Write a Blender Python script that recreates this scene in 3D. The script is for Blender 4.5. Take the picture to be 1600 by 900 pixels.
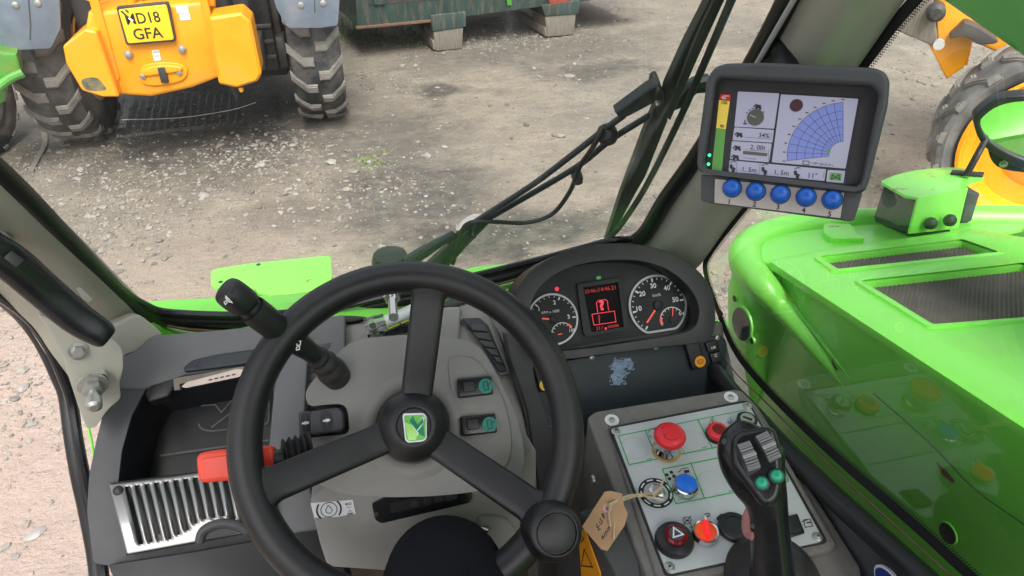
import bpy, bmesh, math, random
import numpy as np
from mathutils import Vector, Matrix
random.seed(7); rng = np.random.default_rng(7)
for o in list(bpy.data.objects): bpy.data.objects.remove(o)
SC = bpy.context.scene; COL = SC.collection
V = Vector
# ------------------------------------------------------------------ camera, world, sun, exposure
CAM = V((0, 0, 2.3)); PITCH = math.radians(34); YAW = math.radians(13.5); F = 1121.0
_f = V((math.sin(YAW)*math.cos(PITCH), math.cos(YAW)*math.cos(PITCH), -math.sin(PITCH)))
_r = V((math.cos(YAW), -math.sin(YAW), 0)); _u = _r.cross(_f)
cd = bpy.data.cameras.new('camera'); cam = bpy.data.objects.new('camera', cd); COL.objects.link(cam)
cam.matrix_world = Matrix(((_r.x, _u.x, -_f.x, CAM.x), (_r.y, _u.y, -_f.y, CAM.y), (_r.z, _u.z, -_f.z, CAM.z), (0, 0, 0, 1)))
cd.sensor_width = 36; cd.lens = 36*F/1600; cd.clip_start = 0.02; cd.clip_end = 2000
SC.camera = cam
W = bpy.data.worlds.new('World'); SC.world = W; W.use_nodes = True
wn = W.node_tree; bg = wn.nodes['Background']; sky = wn.nodes.new('ShaderNodeTexSky')
SUN_EL, SUN_AZ = math.radians(58), math.radians(182)      # azimuth clockwise from +Y
sky.sky_type = 'NISHITA'; sky.sun_disc = False; sky.sun_elevation = SUN_EL; sky.sun_rotation = SUN_AZ
sky.air_density = 1.0; sky.dust_density = 6.0; sky.ozone_density = 1.0
hs = wn.nodes.new('ShaderNodeHueSaturation'); hs.inputs['Saturation'].default_value = 0.35
wn.links.new(sky.outputs[0], hs.inputs['Color']); wn.links.new(hs.outputs[0], bg.inputs['Color'])
bg.inputs['Strength'].default_value = 0.15
sl = bpy.data.lights.new('sun', 'SUN'); sl.energy = 0.95; sl.angle = math.radians(28); sl.color = (1, .97, .92)
so = bpy.data.objects.new('sun', sl); COL.objects.link(so)
sd = V((math.sin(SUN_AZ)*math.cos(SUN_EL), math.cos(SUN_AZ)*math.cos(SUN_EL), math.sin(SUN_EL)))
so.rotation_euler = sd.to_track_quat('Z', 'Y').to_euler(); so.location = (0, 0, 12)
SC.view_settings.view_transform = 'Standard'; SC.view_settings.look = 'None'
SC.view_settings.gamma = 1; SC.view_settings.exposure = 1.28; SC.view_settings.use_curve_mapping = False
SC.render.engine = 'CYCLES'; SC.cycles.max_bounces = 10; SC.cycles.transparent_max_bounces = 16
SC.cycles.diffuse_bounces = 4; SC.cycles.glossy_bounces = 4; SC.cycles.caustics_reflective = False; SC.cycles.caustics_refractive = False

# ------------------------------------------------------------------ measuring: rays through the photograph met with real planes
def R(x, y): return (_f + _r*((x-800)/F) + _u*((450-y)/F)).normalized()
def D(x, y, d): return CAM + R(x, y)*d
class Pl:
    def __init__(s, pt, n): s.o = V(pt); s.n = V(n).normalized()
    def p(s, x, y, h=0.0):
        d = R(x, y); return CAM + d*(((s.o-CAM).dot(s.n)+h)/d.dot(s.n))
    def off(s, h): return Pl(s.o+s.n*h, s.n)
    def at(s, x, y, z=None):     # point above (x, y) on the plane
        return V((x, y, s.o.z-(s.n.x*(x-s.o.x)+s.n.y*(y-s.o.y))/s.n.z))
def onx(x, y, X): return Pl((X, 0, 0), (1, 0, 0)).p(x, y)
def ony(x, y, Y): return Pl((0, Y, 0), (0, 1, 0)).p(x, y)
def onz(x, y, Z): return Pl((0, 0, Z), (0, 0, 1)).p(x, y)

# ------------------------------------------------------------------ materials
MATS = {}
def nd(nt, t, **k):
    n = nt.nodes.new(t)
    for a, b in k.items(): setattr(n, a, b)
    return n
def mat(name, col, rough=.5, metal=0, var=.12, vs=30, bump=0.0, bs=600, spec=.5, emit=0, coat=0, dirt=None, dirt_amt=.4, dirt_s=4, stretch=None, dlo=.5, dhi=.75):
    m = bpy.data.materials.new(name); m.use_nodes = True; nt = m.node_tree; b = nt.nodes['Principled BSDF']; L = nt.links
    b.inputs['Roughness'].default_value = rough; b.inputs['Metallic'].default_value = metal
    b.inputs['Specular IOR Level'].default_value = spec; b.inputs['Coat Weight'].default_value = coat; b.inputs['Coat Roughness'].default_value = .1
    tc = nd(nt, 'ShaderNodeTexCoord'); mp = nd(nt, 'ShaderNodeMapping'); L.new(tc.outputs['Object'], mp.inputs[0])
    if stretch: mp.inputs['Scale'].default_value = stretch
    nz = nd(nt, 'ShaderNodeTexNoise'); nz.inputs['Scale'].default_value = vs; nz.inputs['Detail'].default_value = 6; L.new(mp.outputs[0], nz.inputs['Vector'])
    mr = nd(nt, 'ShaderNodeMapRange'); mr.inputs[1].default_value = .3; mr.inputs[2].default_value = .7
    mr.inputs[3].default_value = 1-var; mr.inputs[4].default_value = 1+var; L.new(nz.outputs['Fac'], mr.inputs[0])
    mx = nd(nt, 'ShaderNodeVectorMath', operation='SCALE'); mx.inputs[0].default_value = col[:3]; L.new(mr.outputs[0], mx.inputs['Scale'])
    out = mx.outputs[0]
    if dirt:
        n2 = nd(nt, 'ShaderNodeTexNoise'); n2.inputs['Scale'].default_value = dirt_s; n2.inputs['Detail'].default_value = 8; n2.inputs['Roughness'].default_value = .65; L.new(mp.outputs[0], n2.inputs['Vector'])
        m2 = nd(nt, 'ShaderNodeMapRange'); m2.inputs[1].default_value = dlo; m2.inputs[2].default_value = dhi; m2.inputs[3].default_value = 0; m2.inputs[4].default_value = dirt_amt; L.new(n2.outputs['Fac'], m2.inputs[0])
        mm = nd(nt, 'ShaderNodeMix', data_type='RGBA'); L.new(m2.outputs[0], mm.inputs['Factor']); L.new(out, mm.inputs['A']); mm.inputs['B'].default_value = (*dirt, 1); out = mm.outputs['Result']
    L.new(out, b.inputs['Base Color'])
    r2 = nd(nt, 'ShaderNodeMapRange'); r2.inputs[1].default_value = .3; r2.inputs[2].default_value = .7; r2.inputs[3].default_value = max(0, rough-.07); r2.inputs[4].default_value = min(1, rough+.07)
    L.new(nz.outputs['Fac'], r2.inputs[0]); L.new(r2.outputs[0], b.inputs['Roughness'])
    if bump:
        n3 = nd(nt, 'ShaderNodeTexNoise'); n3.inputs['Scale'].default_value = bs; n3.inputs['Detail'].default_value = 3; L.new(tc.outputs['Object'], n3.inputs['Vector'])
        bp = nd(nt, 'ShaderNodeBump'); bp.inputs['Strength'].default_value = bump; bp.inputs['Distance'].default_value = .001; L.new(n3.outputs['Fac'], bp.inputs['Height']); L.new(bp.outputs[0], b.inputs['Normal'])
    if emit: b.inputs['Emission Color'].default_value = (*col[:3], 1); b.inputs['Emission Strength'].default_value = emit
    MATS[name] = m; return m
def glass(name, tint=(1, 1, 1), refl=1.0, rough=0.0, dirt=0.0, streak=None):
    m = bpy.data.materials.new(name); m.use_nodes = True; nt = m.node_tree; nt.nodes.clear(); L = nt.links
    o = nd(nt, 'ShaderNodeOutputMaterial'); t = nd(nt, 'ShaderNodeBsdfTransparent'); t.inputs[0].default_value = (*tint, 1)
    g = nd(nt, 'ShaderNodeBsdfGlossy'); g.inputs['Roughness'].default_value = rough; g.inputs['Color'].default_value = (1, 1, 1, 1)
    fr = nd(nt, 'ShaderNodeFresnel'); fr.inputs[0].default_value = 1.5; mu = nd(nt, 'ShaderNodeMath', operation='MULTIPLY'); mu.inputs[1].default_value = refl; mu.use_clamp = True
    L.new(fr.outputs[0], mu.inputs[0]); x = nd(nt, 'ShaderNodeMixShader'); L.new(mu.outputs[0], x.inputs[0]); L.new(t.outputs[0], x.inputs[1]); L.new(g.outputs[0], x.inputs[2])
    out = x.outputs[0]
    if dirt:
        df = nd(nt, 'ShaderNodeBsdfDiffuse'); df.inputs[0].default_value = (.7, .69, .66, 1); tr = nd(nt, 'ShaderNodeBsdfTranslucent'); tr.inputs[0].default_value = (.7, .69, .66, 1)
        ad = nd(nt, 'ShaderNodeMixShader'); ad.inputs[0].default_value = .5; L.new(df.outputs[0], ad.inputs[1]); L.new(tr.outputs[0], ad.inputs[2])
        tc = nd(nt, 'ShaderNodeTexCoord'); mp = nd(nt, 'ShaderNodeMapping'); mp.inputs['Scale'].default_value = (1, .12, .12); L.new(tc.outputs['Object'], mp.inputs[0])
        n1 = nd(nt, 'ShaderNodeTexNoise'); n1.inputs['Scale'].default_value = 55; n1.inputs['Detail'].default_value = 2; L.new(mp.outputs[0], n1.inputs['Vector'])
        a = nd(nt, 'ShaderNodeMapRange'); a.inputs[1].default_value = .60; a.inputs[2].default_value = .80; a.inputs[3].default_value = 0; a.inputs[4].default_value = dirt; L.new(n1.outputs['Fac'], a.inputs[0])
        n2 = nd(nt, 'ShaderNodeTexNoise'); n2.inputs['Scale'].default_value = 5; n2.inputs['Detail'].default_value = 4; L.new(tc.outputs['Object'], n2.inputs['Vector'])
        b = nd(nt, 'ShaderNodeMapRange'); b.inputs[1].default_value = .4; b.inputs[2].default_value = .75; b.inputs[3].default_value = 0; b.inputs[4].default_value = 1; L.new(n2.outputs['Fac'], b.inputs[0])
        ml = nd(nt, 'ShaderNodeMath', operation='MULTIPLY'); L.new(a.outputs[0], ml.inputs[0]); L.new(b.outputs[0], ml.inputs[1])
        am = nd(nt, 'ShaderNodeMath', operation='MULTIPLY_ADD'); L.new(b.outputs[0], am.inputs[0]); am.inputs[1].default_value = dirt*.10; L.new(ml.outputs[0], am.inputs[2])
        y = nd(nt, 'ShaderNodeMixShader'); L.new(am.outputs[0], y.inputs[0]); L.new(out, y.inputs[1]); L.new(ad.outputs[0], y.inputs[2]); out = y.outputs[0]
    L.new(out, o.inputs[0]); MATS[name] = m; return m
GREEN = mat('lime_paint', (.215, .74, .085), .36, var=.05, vs=3, coat=.15, dirt=(.26, .36, .15), dirt_amt=.38, dirt_s=9, dlo=.48, dhi=.8, bump=.04, bs=90)
GREENR = mat('lime_paint_rusty', (.215, .74, .085), .42, var=.06, vs=3, coat=.2, dirt=(.22, .09, .03), dirt_amt=.9, dirt_s=22, dlo=.60, dhi=.68)
DGREEN = mat('boom_paint', (.010, .30, .015), .5, var=.05, vs=3)
YEL = mat('yellow_paint', (.84, .325, .006), .4, var=.08, vs=5, coat=.25, dirt=(.30, .20, .10), dirt_amt=.55, dirt_s=5, dlo=.52, dhi=.8)
BLUEG = mat('mudflap', (.13, .16, .21), .55, var=.15, vs=8, dirt=(.28, .26, .23), dirt_amt=.4)
TYRE = mat('tyre_rubber', (.028, .029, .033), .8, var=.25, vs=12, bump=.3, bs=80, dirt=(.18, .165, .145), dirt_amt=.5, dirt_s=6, dlo=.42, dhi=.68)
LUG = mat('tyre_lug', (.17, .16, .148), .85, var=.2, vs=20, bump=.3, bs=90, dirt=(.27, .25, .22), dirt_amt=.6, dirt_s=9, dlo=.4, dhi=.7)
DKMET = mat('dark_metal', (.035, .035, .036), .55, var=.3, vs=10, dirt=(.12, .10, .08), dirt_amt=.5)
SKIP = mat('skip_green', (.030, .058, .052), .65, var=.25, vs=5, dirt=(.20, .14, .09), dirt_amt=.7, dirt_s=7, stretch=(3, 3, .6))
BUCK = mat('worn_steel', (.20, .18, .15), .55, metal=.2, var=.25, vs=30, stretch=(3, 3, .3))
BLK = mat('black_plastic', (.011, .0115, .013), .42, var=.15, vs=25, bump=.12, bs=1500)
BLKG = mat('black_gloss', (.012, .013, .015), .25, var=.1, vs=25)
RIM = mat('wheel_rubber', (.0105, .0105, .012), .40, var=.25, vs=9, bump=.3, bs=1300, dirt=(.05, .042, .035), dirt_amt=.35, dirt_s=7, dlo=.5, dhi=.72)
BOOT = mat('rubber_boot', (.022, .022, .022), .6, var=.3, vs=40, dirt=(.16, .14, .12), dirt_amt=.35, dirt_s=30)
DASH = mat('dash_charcoal', (.060, .062, .065), .6, var=.14, vs=9, bump=.35, bs=1400, dirt=(.15, .14, .12), dirt_amt=.30, dirt_s=6)
DASHL = mat('dash_slate', (.125, .128, .132), .6, var=.12, vs=9, bump=.35, bs=1400, dirt=(.20, .185, .16), dirt_amt=.35, dirt_s=6)
PANEL = mat('panel_navy', (.018, .026, .034), .5, var=.15, vs=9, bump=.15, bs=1200)
GREY = mat('grey_plastic', (.262, .258, .242), .6, var=.07, vs=8, bump=.4, bs=1100, dirt=(.15, .135, .11), dirt_amt=.30, dirt_s=5)
GREYG = mat('trim_grey_green', (.36, .355, .30), .55, var=.07, vs=6, bump=.25, bs=900, dirt=(.17, .14, .11), dirt_amt=.35, dirt_s=9, dlo=.55)
CONS = mat('console_grey', (.185, .178, .165), .8, var=.12, vs=90, bump=1.0, bs=900, dirt=(.11, .09, .07), dirt_amt=.5, dirt_s=7)
PLATE = mat('silver_plate', (.47, .505, .515), .45, metal=.15, var=.04, vs=10, dirt=(.36, .33, .27), dirt_amt=.3, dirt_s=12, dlo=.58)
WHITEL = mat('white_label', (.72, .74, .76), .4, var=.03)
CHROME = mat('chrome', (.62, .61, .60), .16, metal=1, var=.06, vs=40, dirt=(.3, .27, .22), dirt_amt=.3, dirt_s=40)
STEEL = mat('polished_steel', (.30, .295, .288), .36, metal=1, var=.08, vs=6, stretch=(1, .2, 1), dirt=(.4, .37, .32), dirt_amt=.35, dirt_s=10)
ZINC = mat('zinc_bolt', (.45, .45, .42), .35, metal=.8, var=.15, vs=60)
RED = mat('red_button', (.72, .022, .035), .38, var=.04, bump=.05)
REDD = mat('dark_red', (.16, .008, .012), .2, var=.06)
REDL = mat('red_lever', (.83, .06, .025), .42, var=.04, bump=.1)
REDE = mat('red_lit', (.9, .02, .02), .3, emit=.22)
ORNG = mat('orange_lens', (.75, .075, .015), .3, emit=.10)
BLUE = mat('blue_button', (.01, .115, .55), .32, var=.05)
BLUEC = mat('blue_cap', (.008, .15, .72), .4, var=.05)
TEAL = mat('teal_print', (.01, .22, .17), .5, var=.05)
GBTN = mat('green_button', (.01, .33, .19), .25, var=.05)
AMBER = mat('amber_print', (.83, .34, .02), .4, var=.05)
YPRINT = mat('yellow_print', (.8, .52, .03), .4, var=.05)
GLINE = mat('green_line', (.03, .36, .09), .5, var=.05)
BLKP = mat('black_print', (.015, .015, .016), .5, var=.05)
GREYP = mat('faint_print', (.36, .39, .40), .5, var=.05)
WHTP = mat('white_print', (.75, .76, .76), .5, var=.05)
WHTD = mat('dim_print', (.42, .43, .43), .5, var=.05)
GAUGE = mat('gauge_face', (.009, .010, .012), .6, var=.08)
CLUST = mat('cluster_face', (.020, .022, .025), .6, var=.08, vs=40)
NEED = mat('needle', (.85, .10, .06), .4, emit=.12)
SCRD = mat('screen_dark', (.006, .004, .004), .6, var=.02, spec=.15)
SRED = mat('screen_red', (.55, .02, .03), .4, emit=.13)
SREDB = mat('screen_red_bright', (.8, .03, .06), .4, emit=.30)
SCRW = mat('screen_white', (.33, .33, .44), .35, emit=.13, var=.01)
SCRB = mat('screen_blue', (.15, .19, .46), .35, emit=.16, var=.01)
SCRK = mat('screen_black', (.02, .02, .03), .35)
SCRG = mat('screen_bar', (.10, .10, .08), .35)
LEDG = mat('led_green', (.05, .9, .35), .3, emit=.6)
BARG = mat('bar_green', (.10, .30, .05), .4, emit=.10)
BARY = mat('bar_yellow', (.75, .55, .07), .4, emit=.10)
BARR = mat('bar_red', (.5, .015, .02), .4, emit=.08)
MON = mat('monitor_case', (.060, .065, .072), .55, var=.08, vs=20, bump=.25, bs=1500)
MONF = mat('monitor_face', (.032, .031, .034), .55, var=.06)
BEIGE = mat('button_strip', (.50, .45, .42), .5, var=.04)
MESH = mat('grille_mesh', (.105, .092, .080), .6, var=.3, vs=14, dirt=(.22, .17, .13), dirt_amt=.6, dirt_s=6)
CARD = mat('tag_card', (.42, .26, .14), .8, var=.08, vs=60, bump=.2)
STRING = mat('string', (.55, .45, .30), .9, var=.15, vs=200)
CLOTH = mat('navy_cloth', (.0075, .0085, .012), .95, var=.3, vs=300, bump=.8, bs=2200, spec=.2)
PINK = mat('tag_ring', (.6, .35, .33), .8)
LENS = mat('lamp_lens', (.03, .055, .05), .12, var=.3, vs=20)
NUMP = mat('number_plate', (.85, .55, .02), .4, var=.03)
MIRR = mat('mirror_glass', (.85, .87, .86), .01, metal=1, var=.0)
CLEARP = glass('clear_vial', (.90, .93, .92), 1.3, .05)
VIALG = mat('vial_green', (.62, .85, .04), .2, emit=.1)
VIALW = mat('vial_white', (.75, .82, .78), .25)
GLASSF = glass('windscreen_glass', (.86, .885, .86), .55, .02, dirt=.42)
GLASSS = glass('side_glass', (.94, .97, .94), 1.45, 0)
RUST = mat('rusty_edge', (.15, .085, .055), .8, var=.3, vs=60)
PAPER = mat('paper', (.62, .52, .45), .7, var=.1)
SKYB = mat('oval_blue', (.01, .03, .22), .4)
WOOD = mat('weathered_timber', (.20, .175, .145), .8, var=.25, vs=12, stretch=(4, .5, 4))
BROWN = mat('brown_floor', (.10, .07, .05), .8, var=.25, vs=12)

# ------------------------------------------------------------------ mesh builder
class MB:
    def __init__(s): s.v = []; s.f = []; s.m = []; s.mats = []
    def mi(s, m):
        if m not in s.mats: s.mats.append(m)
        return s.mats.index(m)
    def raw(s, vs, fs, m):
        o = len(s.v); s.v += [tuple(x) for x in vs]; i = s.mi(m)
        s.f += [tuple(a+o for a in f) for f in fs]; s.m += [i]*len(fs); return s
    def bm(s, b, m):
        b.verts.index_update(); s.raw([v.co.copy() for v in b.verts], [[v.index for v in f.verts] for f in b.faces], m); b.free(); return s
    def poly(s, pts, vec, m, bev=0, seg=3, holes=()):
        b = bmesh.new(); vec = V(vec)
        def loop(P):
            vs = [b.verts.new(p) for p in P]; return [b.edges.new((vs[i], vs[(i+1) % len(vs)])) for i in range(len(vs))], vs
        if holes:
            E = loop(pts)[0]
            for h in holes: E += loop(h)[0]
            g = bmesh.ops.triangle_fill(b, edges=E, use_beauty=True, normal=-vec.normalized()); fs = [x for x in g['geom'] if isinstance(x, bmesh.types.BMFace)]
        else:
            fs = [b.faces.new([b.verts.new(p) for p in pts])]
        b.normal_update()
        for f in fs:
            if f.normal.dot(vec) > 0: f.normal_flip()
        g = bmesh.ops.extrude_face_region(b, geom=fs, use_keep_orig=True)
        nv = [x for x in g['geom'] if isinstance(x, bmesh.types.BMVert)]
        bmesh.ops.translate(b, verts=nv, vec=vec)
        nf = [x for x in g['geom'] if isinstance(x, bmesh.types.BMFace)]
        for f in nf: f.normal_flip()
        bmesh.ops.recalc_face_normals(b, faces=b.faces)
        if bev:
            top = set(fs)
            es = [e for e in b.edges if len(e.link_faces) == 2 and any(f in top for f in e.link_faces) and not all(f in top for f in e.link_faces)]
            bmesh.ops.bevel(b, geom=es, offset=bev, segments=seg, profile=.5, affect='EDGES', clamp_overlap=True)
        return s.bm(b, m)
    def box(s, c, U, Vv, N, du, dv, dn, m, bev=0, seg=2):
        U, Vv, N = V(U).normalized(), V(Vv).normalized(), V(N).normalized(); b = bmesh.new()
        g = bmesh.ops.create_cube(b, size=1)
        for v in b.verts: v.co = V(c) + U*(v.co.x*du) + Vv*(v.co.y*dv) + N*(v.co.z*dn)
        bmesh.ops.recalc_face_normals(b, faces=b.faces)
        if bev: bmesh.ops.bevel(b, geom=list(b.edges), offset=bev, segments=seg, profile=.5, affect='EDGES', clamp_overlap=True)
        return s.bm(b, m)
    def loft(s, rings, m, cap=True, closed=False):
        n = len(rings[0]); vs = [p for r in rings for p in r]; fs = []; k = len(rings)
        for i in range(k if closed else k-1):
            j = (i+1) % k
            for a in range(n): c = (a+1) % n; fs.append((i*n+a, i*n+c, j*n+c, j*n+a))
        if cap and not closed: fs.append(tuple(range(n-1, -1, -1))); fs.append(tuple((k-1)*n+a for a in range(n)))
        return s.raw(vs, fs, m)
    def tube(s, pts, r, m, n=12, closed=False, sub=6, flat=1.0, up=None, cap=True):
        P = cat(pts, sub, closed) if sub > 1 and len(pts) > 2 else [V(p) for p in pts]
        rr = r if isinstance(r, (list, tuple)) else [r]*len(pts)
        k = len(P); rings = []; prev = V(up) if up else None
        for i, p in enumerate(P):
            t = ((P[(i+1) % k]-P[i-1]) if closed else (P[min(i+1, k-1)]-P[max(i-1, 0)])).normalized()
            if prev is None: prev = t.orthogonal()
            a = (prev - t*prev.dot(t)).normalized(); b = t.cross(a)
            if not up: prev = a
            q = i/(max(1, k-(0 if closed else 1)))*(len(rr)-(0 if closed else 1)); i0 = int(q) % len(rr); i1 = (i0+1) % len(rr) if closed else min(i0+1, len(rr)-1)
            R0 = rr[i0]*(1-(q-int(q)))+rr[i1]*(q-int(q))
            rings.append([p+a*(R0*flat*math.cos(2*math.pi*j/n))+b*(R0*math.sin(2*math.pi*j/n)) for j in range(n)])
        return s.loft(rings, m, cap, closed)
    def lathe(s, o, ax, prof, m, n=32):
        ax = V(ax).normalized(); a = ax.orthogonal().normalized(); b = ax.cross(a); o = V(o)
        rings = [[o+ax*h+(a*math.cos(2*math.pi*j/n)+b*math.sin(2*math.pi*j/n))*max(r, 1e-5) for j in range(n)] for r, h in prof]
        return s.loft(rings, m, True)
    def disc(s, o, ax, r, m, h=.001, n=28): return s.lathe(o, ax, [(r, 0), (r, h*.7), (r*.98, h)], m, n)
    def line(s, pl, px, w, m, h=.0008, closed=False):
        P = [pl.p(x, y, h) for x, y in px]; return s.ribbon(P, pl.n, w, m, closed)
    def ribbon(s, P, n, w, m, closed=False, t=.0004):
        k = len(P); A = []; B = []
        for i in range(k):
            a = P[i-1] if (closed or i > 0) else None; c = P[(i+1) % k] if (closed or i < k-1) else None
            d1 = (P[i]-a).normalized() if a is not None else (c-P[i]).normalized(); d2 = (c-P[i]).normalized() if c is not None else d1
            t_ = (d1+d2); t_ = t_.normalized() if t_.length > 1e-6 else d1; q = n.cross(t_).normalized(); sc = 1/max(.5, abs(t_.dot(d1)))
            A.append(P[i]+q*w/2*sc); B.append(P[i]-q*w/2*sc)
        vs = A+B; fs = []
        for i in range(k if closed else k-1):
            j = (i+1) % k; fs.append((i, k+i, k+j, j))
        return s.raw(vs, fs, m)
    def flat(s, P, m): return s.raw(P, [tuple(range(len(P)))], m)
    def arc(s, o, U, Vv, n, r, a0, a1, w, m, k=40):
        P = [o+U*(r*math.cos(a0+(a1-a0)*i/k))+Vv*(r*math.sin(a0+(a1-a0)*i/k)) for i in range(k+1)]; return s.ribbon(P, n, w, m)
    def text(s, t, O, U, n, width, m, hs=1.0, bold=0.0, height=None):
        vs, fs = textmesh(t, bold); U = V(U).normalized(); n = V(n).normalized(); Vv = n.cross(U)
        if not vs: return s
        xs = [v[0] for v in vs]; ys = [v[1] for v in vs]; w = max(xs)-min(xs); x0 = min(xs)
        k = width/w if width else height/(max(ys)-min(ys)); kv = k*hs if height is None else height/(max(ys)-min(ys))
        return s.raw([V(O)+U*((v[0]-x0)*k)+Vv*(v[1]*kv) for v in vs], fs, m)
    def ptext(s, t, pl, a, b, m, h=.001, hs=1.0, bold=0.0):   # baseline from pixel a to pixel b on plane pl
        A, B = pl.p(*a, h), pl.p(*b, h); return s.text(t, A, B-A, pl.n, (B-A).length, m, hs, bold)
    def build(s, name, parent=None, sharp=35, loc=None, smooth=True):
        me = bpy.data.meshes.new(name); base = V(loc) if loc else (ROOTLOC.get(parent.name, V((0, 0, 0))) if parent else V((0, 0, 0)))
        me.from_pydata([(x-base.x, y-base.y, z-base.z) for x, y, z in s.v], [], s.f)
        for m in s.mats: me.materials.append(m)
        me.polygons.foreach_set('material_index', s.m); me.polygons.foreach_set('use_smooth', [smooth]*len(s.f)); me.update()
        if smooth: me.set_sharp_from_angle(angle=math.radians(sharp))
        o = bpy.data.objects.new(name, me); COL.objects.link(o)
        if parent: o.parent = parent; ROOTLOC[o.name] = base
        else: o.location = base; ROOTLOC[o.name] = base
        return o
ROOTLOC = {}
def thing(name, loc, label, cat_, group=None):
    o = bpy.data.objects.new(name, None); COL.objects.link(o); o.location = loc; o.empty_display_size = .05
    o['label'] = label; o['category'] = cat_
    if group: o['group'] = group
    ROOTLOC[o.name] = V(loc); return o
def tag(o, label, cat_, group=None):
    o['label'] = label; o['category'] = cat_
    if group: o['group'] = group
    return o
_tc = {}
def textmesh(t, bold=0.0):
    if (t, bold) in _tc: return _tc[(t, bold)]
    cu = bpy.data.curves.new('t', 'FONT'); cu.body = t; cu.offset = bold; cu.resolution_u = 3; ob = bpy.data.objects.new('t', cu); COL.objects.link(ob)
    bpy.context.view_layer.update(); me = bpy.data.meshes.new_from_object(ob.evaluated_get(bpy.context.evaluated_depsgraph_get()))
    r = ([tuple(v.co) for v in me.vertices], [tuple(p.vertices) for p in me.polygons])
    bpy.data.objects.remove(ob); bpy.data.curves.remove(cu); bpy.data.meshes.remove(me); _tc[(t, bold)] = r; return r
def cat(P, k=6, closed=False):
    P = [V(p) for p in P]; n = len(P); out = []
    for i in range(n if closed else n-1):
        p0 = P[i-1] if (closed or i > 0) else P[0]*2-P[1]; p1 = P[i]; p2 = P[(i+1) % n]; p3 = P[(i+2) % n] if (closed or i+2 < n) else P[-1]*2-P[-2]
        for j in range(k):
            t = j/k; out.append(.5*((2*p1)+(p2-p0)*t+(2*p0-5*p1+4*p2-p3)*t*t+(3*p1-p0-3*p2+p3)*t**3))
    if not closed: out.append(P[-1])
    return out
def cat2(px, k=6, closed=True): return [(p.x, p.y) for p in cat([V((x, y, 0)) for x, y in px], k, closed)]
def rc(px, r, n=4):      # round the corners of a pixel polygon
    out = []; k = len(px)
    for i in range(k):
        a, b, c = (V((*px[i-1], 0)), V((*px[i], 0)), V((*px[(i+1) % k], 0))); rr = min(r, (a-b).length*.45, (c-b).length*.45)
        s, e = b+(a-b).normalized()*rr, b+(c-b).normalized()*rr
        for j in range(n+1):
            t = j/n; q = s*(1-t)**2+b*2*t*(1-t)+e*t*t; out.append((q.x, q.y))
    return out
def pp(pl, px, h=0): return [pl.p(x, y, h) for x, y in px]
def patch(rows, m, thick=.004, ku=4, kv=5):
    g = [cat(r, kv) for r in rows]; cols = list(zip(*g)); cols = [cat(c, ku) for c in cols]; nu, nv = len(cols[0]), len(cols)
    vs = [c[i] for i in range(nu) for c in cols]; fs = [(i*nv+j, i*nv+j+1, (i+1)*nv+j+1, (i+1)*nv+j) for i in range(nu-1) for j in range(nv-1)]
    b = MB(); b.raw(vs, fs, m); b.thick = thick; return b
def solid(o, t, off=-1):
    md = o.modifiers.new('solid', 'SOLIDIFY'); md.thickness = t; md.offset = off; return o
def pxloft(st, m, b=None, n=20, pw=2.6, sub=4):
    """stations (px, py, distance, half width px, half depth m) -> superellipse loft"""
    b = b or MB(); C = cat([D(x, y, d) for x, y, d, _, _ in st], sub); W_ = cat([V((w*d/F, q, 0)) for x, y, d, w, q in st], sub); rings = []; k = len(C)
    for i, c in enumerate(C):
        t = (C[min(i+1, k-1)]-C[max(i-1, 0)]).normalized(); view = (c-CAM).normalized(); side = t.cross(view).normalized(); dep = side.cross(t).normalized(); ring = []
        for j in range(n):
            a = 2*math.pi*j/n; ca, sa = math.cos(a), math.sin(a)
            ring.append(c+side*(W_[i].x*math.copysign(abs(ca)**(2/pw), ca))+dep*(W_[i].y*math.copysign(abs(sa)**(2/pw), sa)))
        rings.append(ring)
    return b.loft(rings, m)
UP = V((0, 0, 1)); XA = V((1, 0, 0)); YA = V((0, 1, 0))
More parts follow.
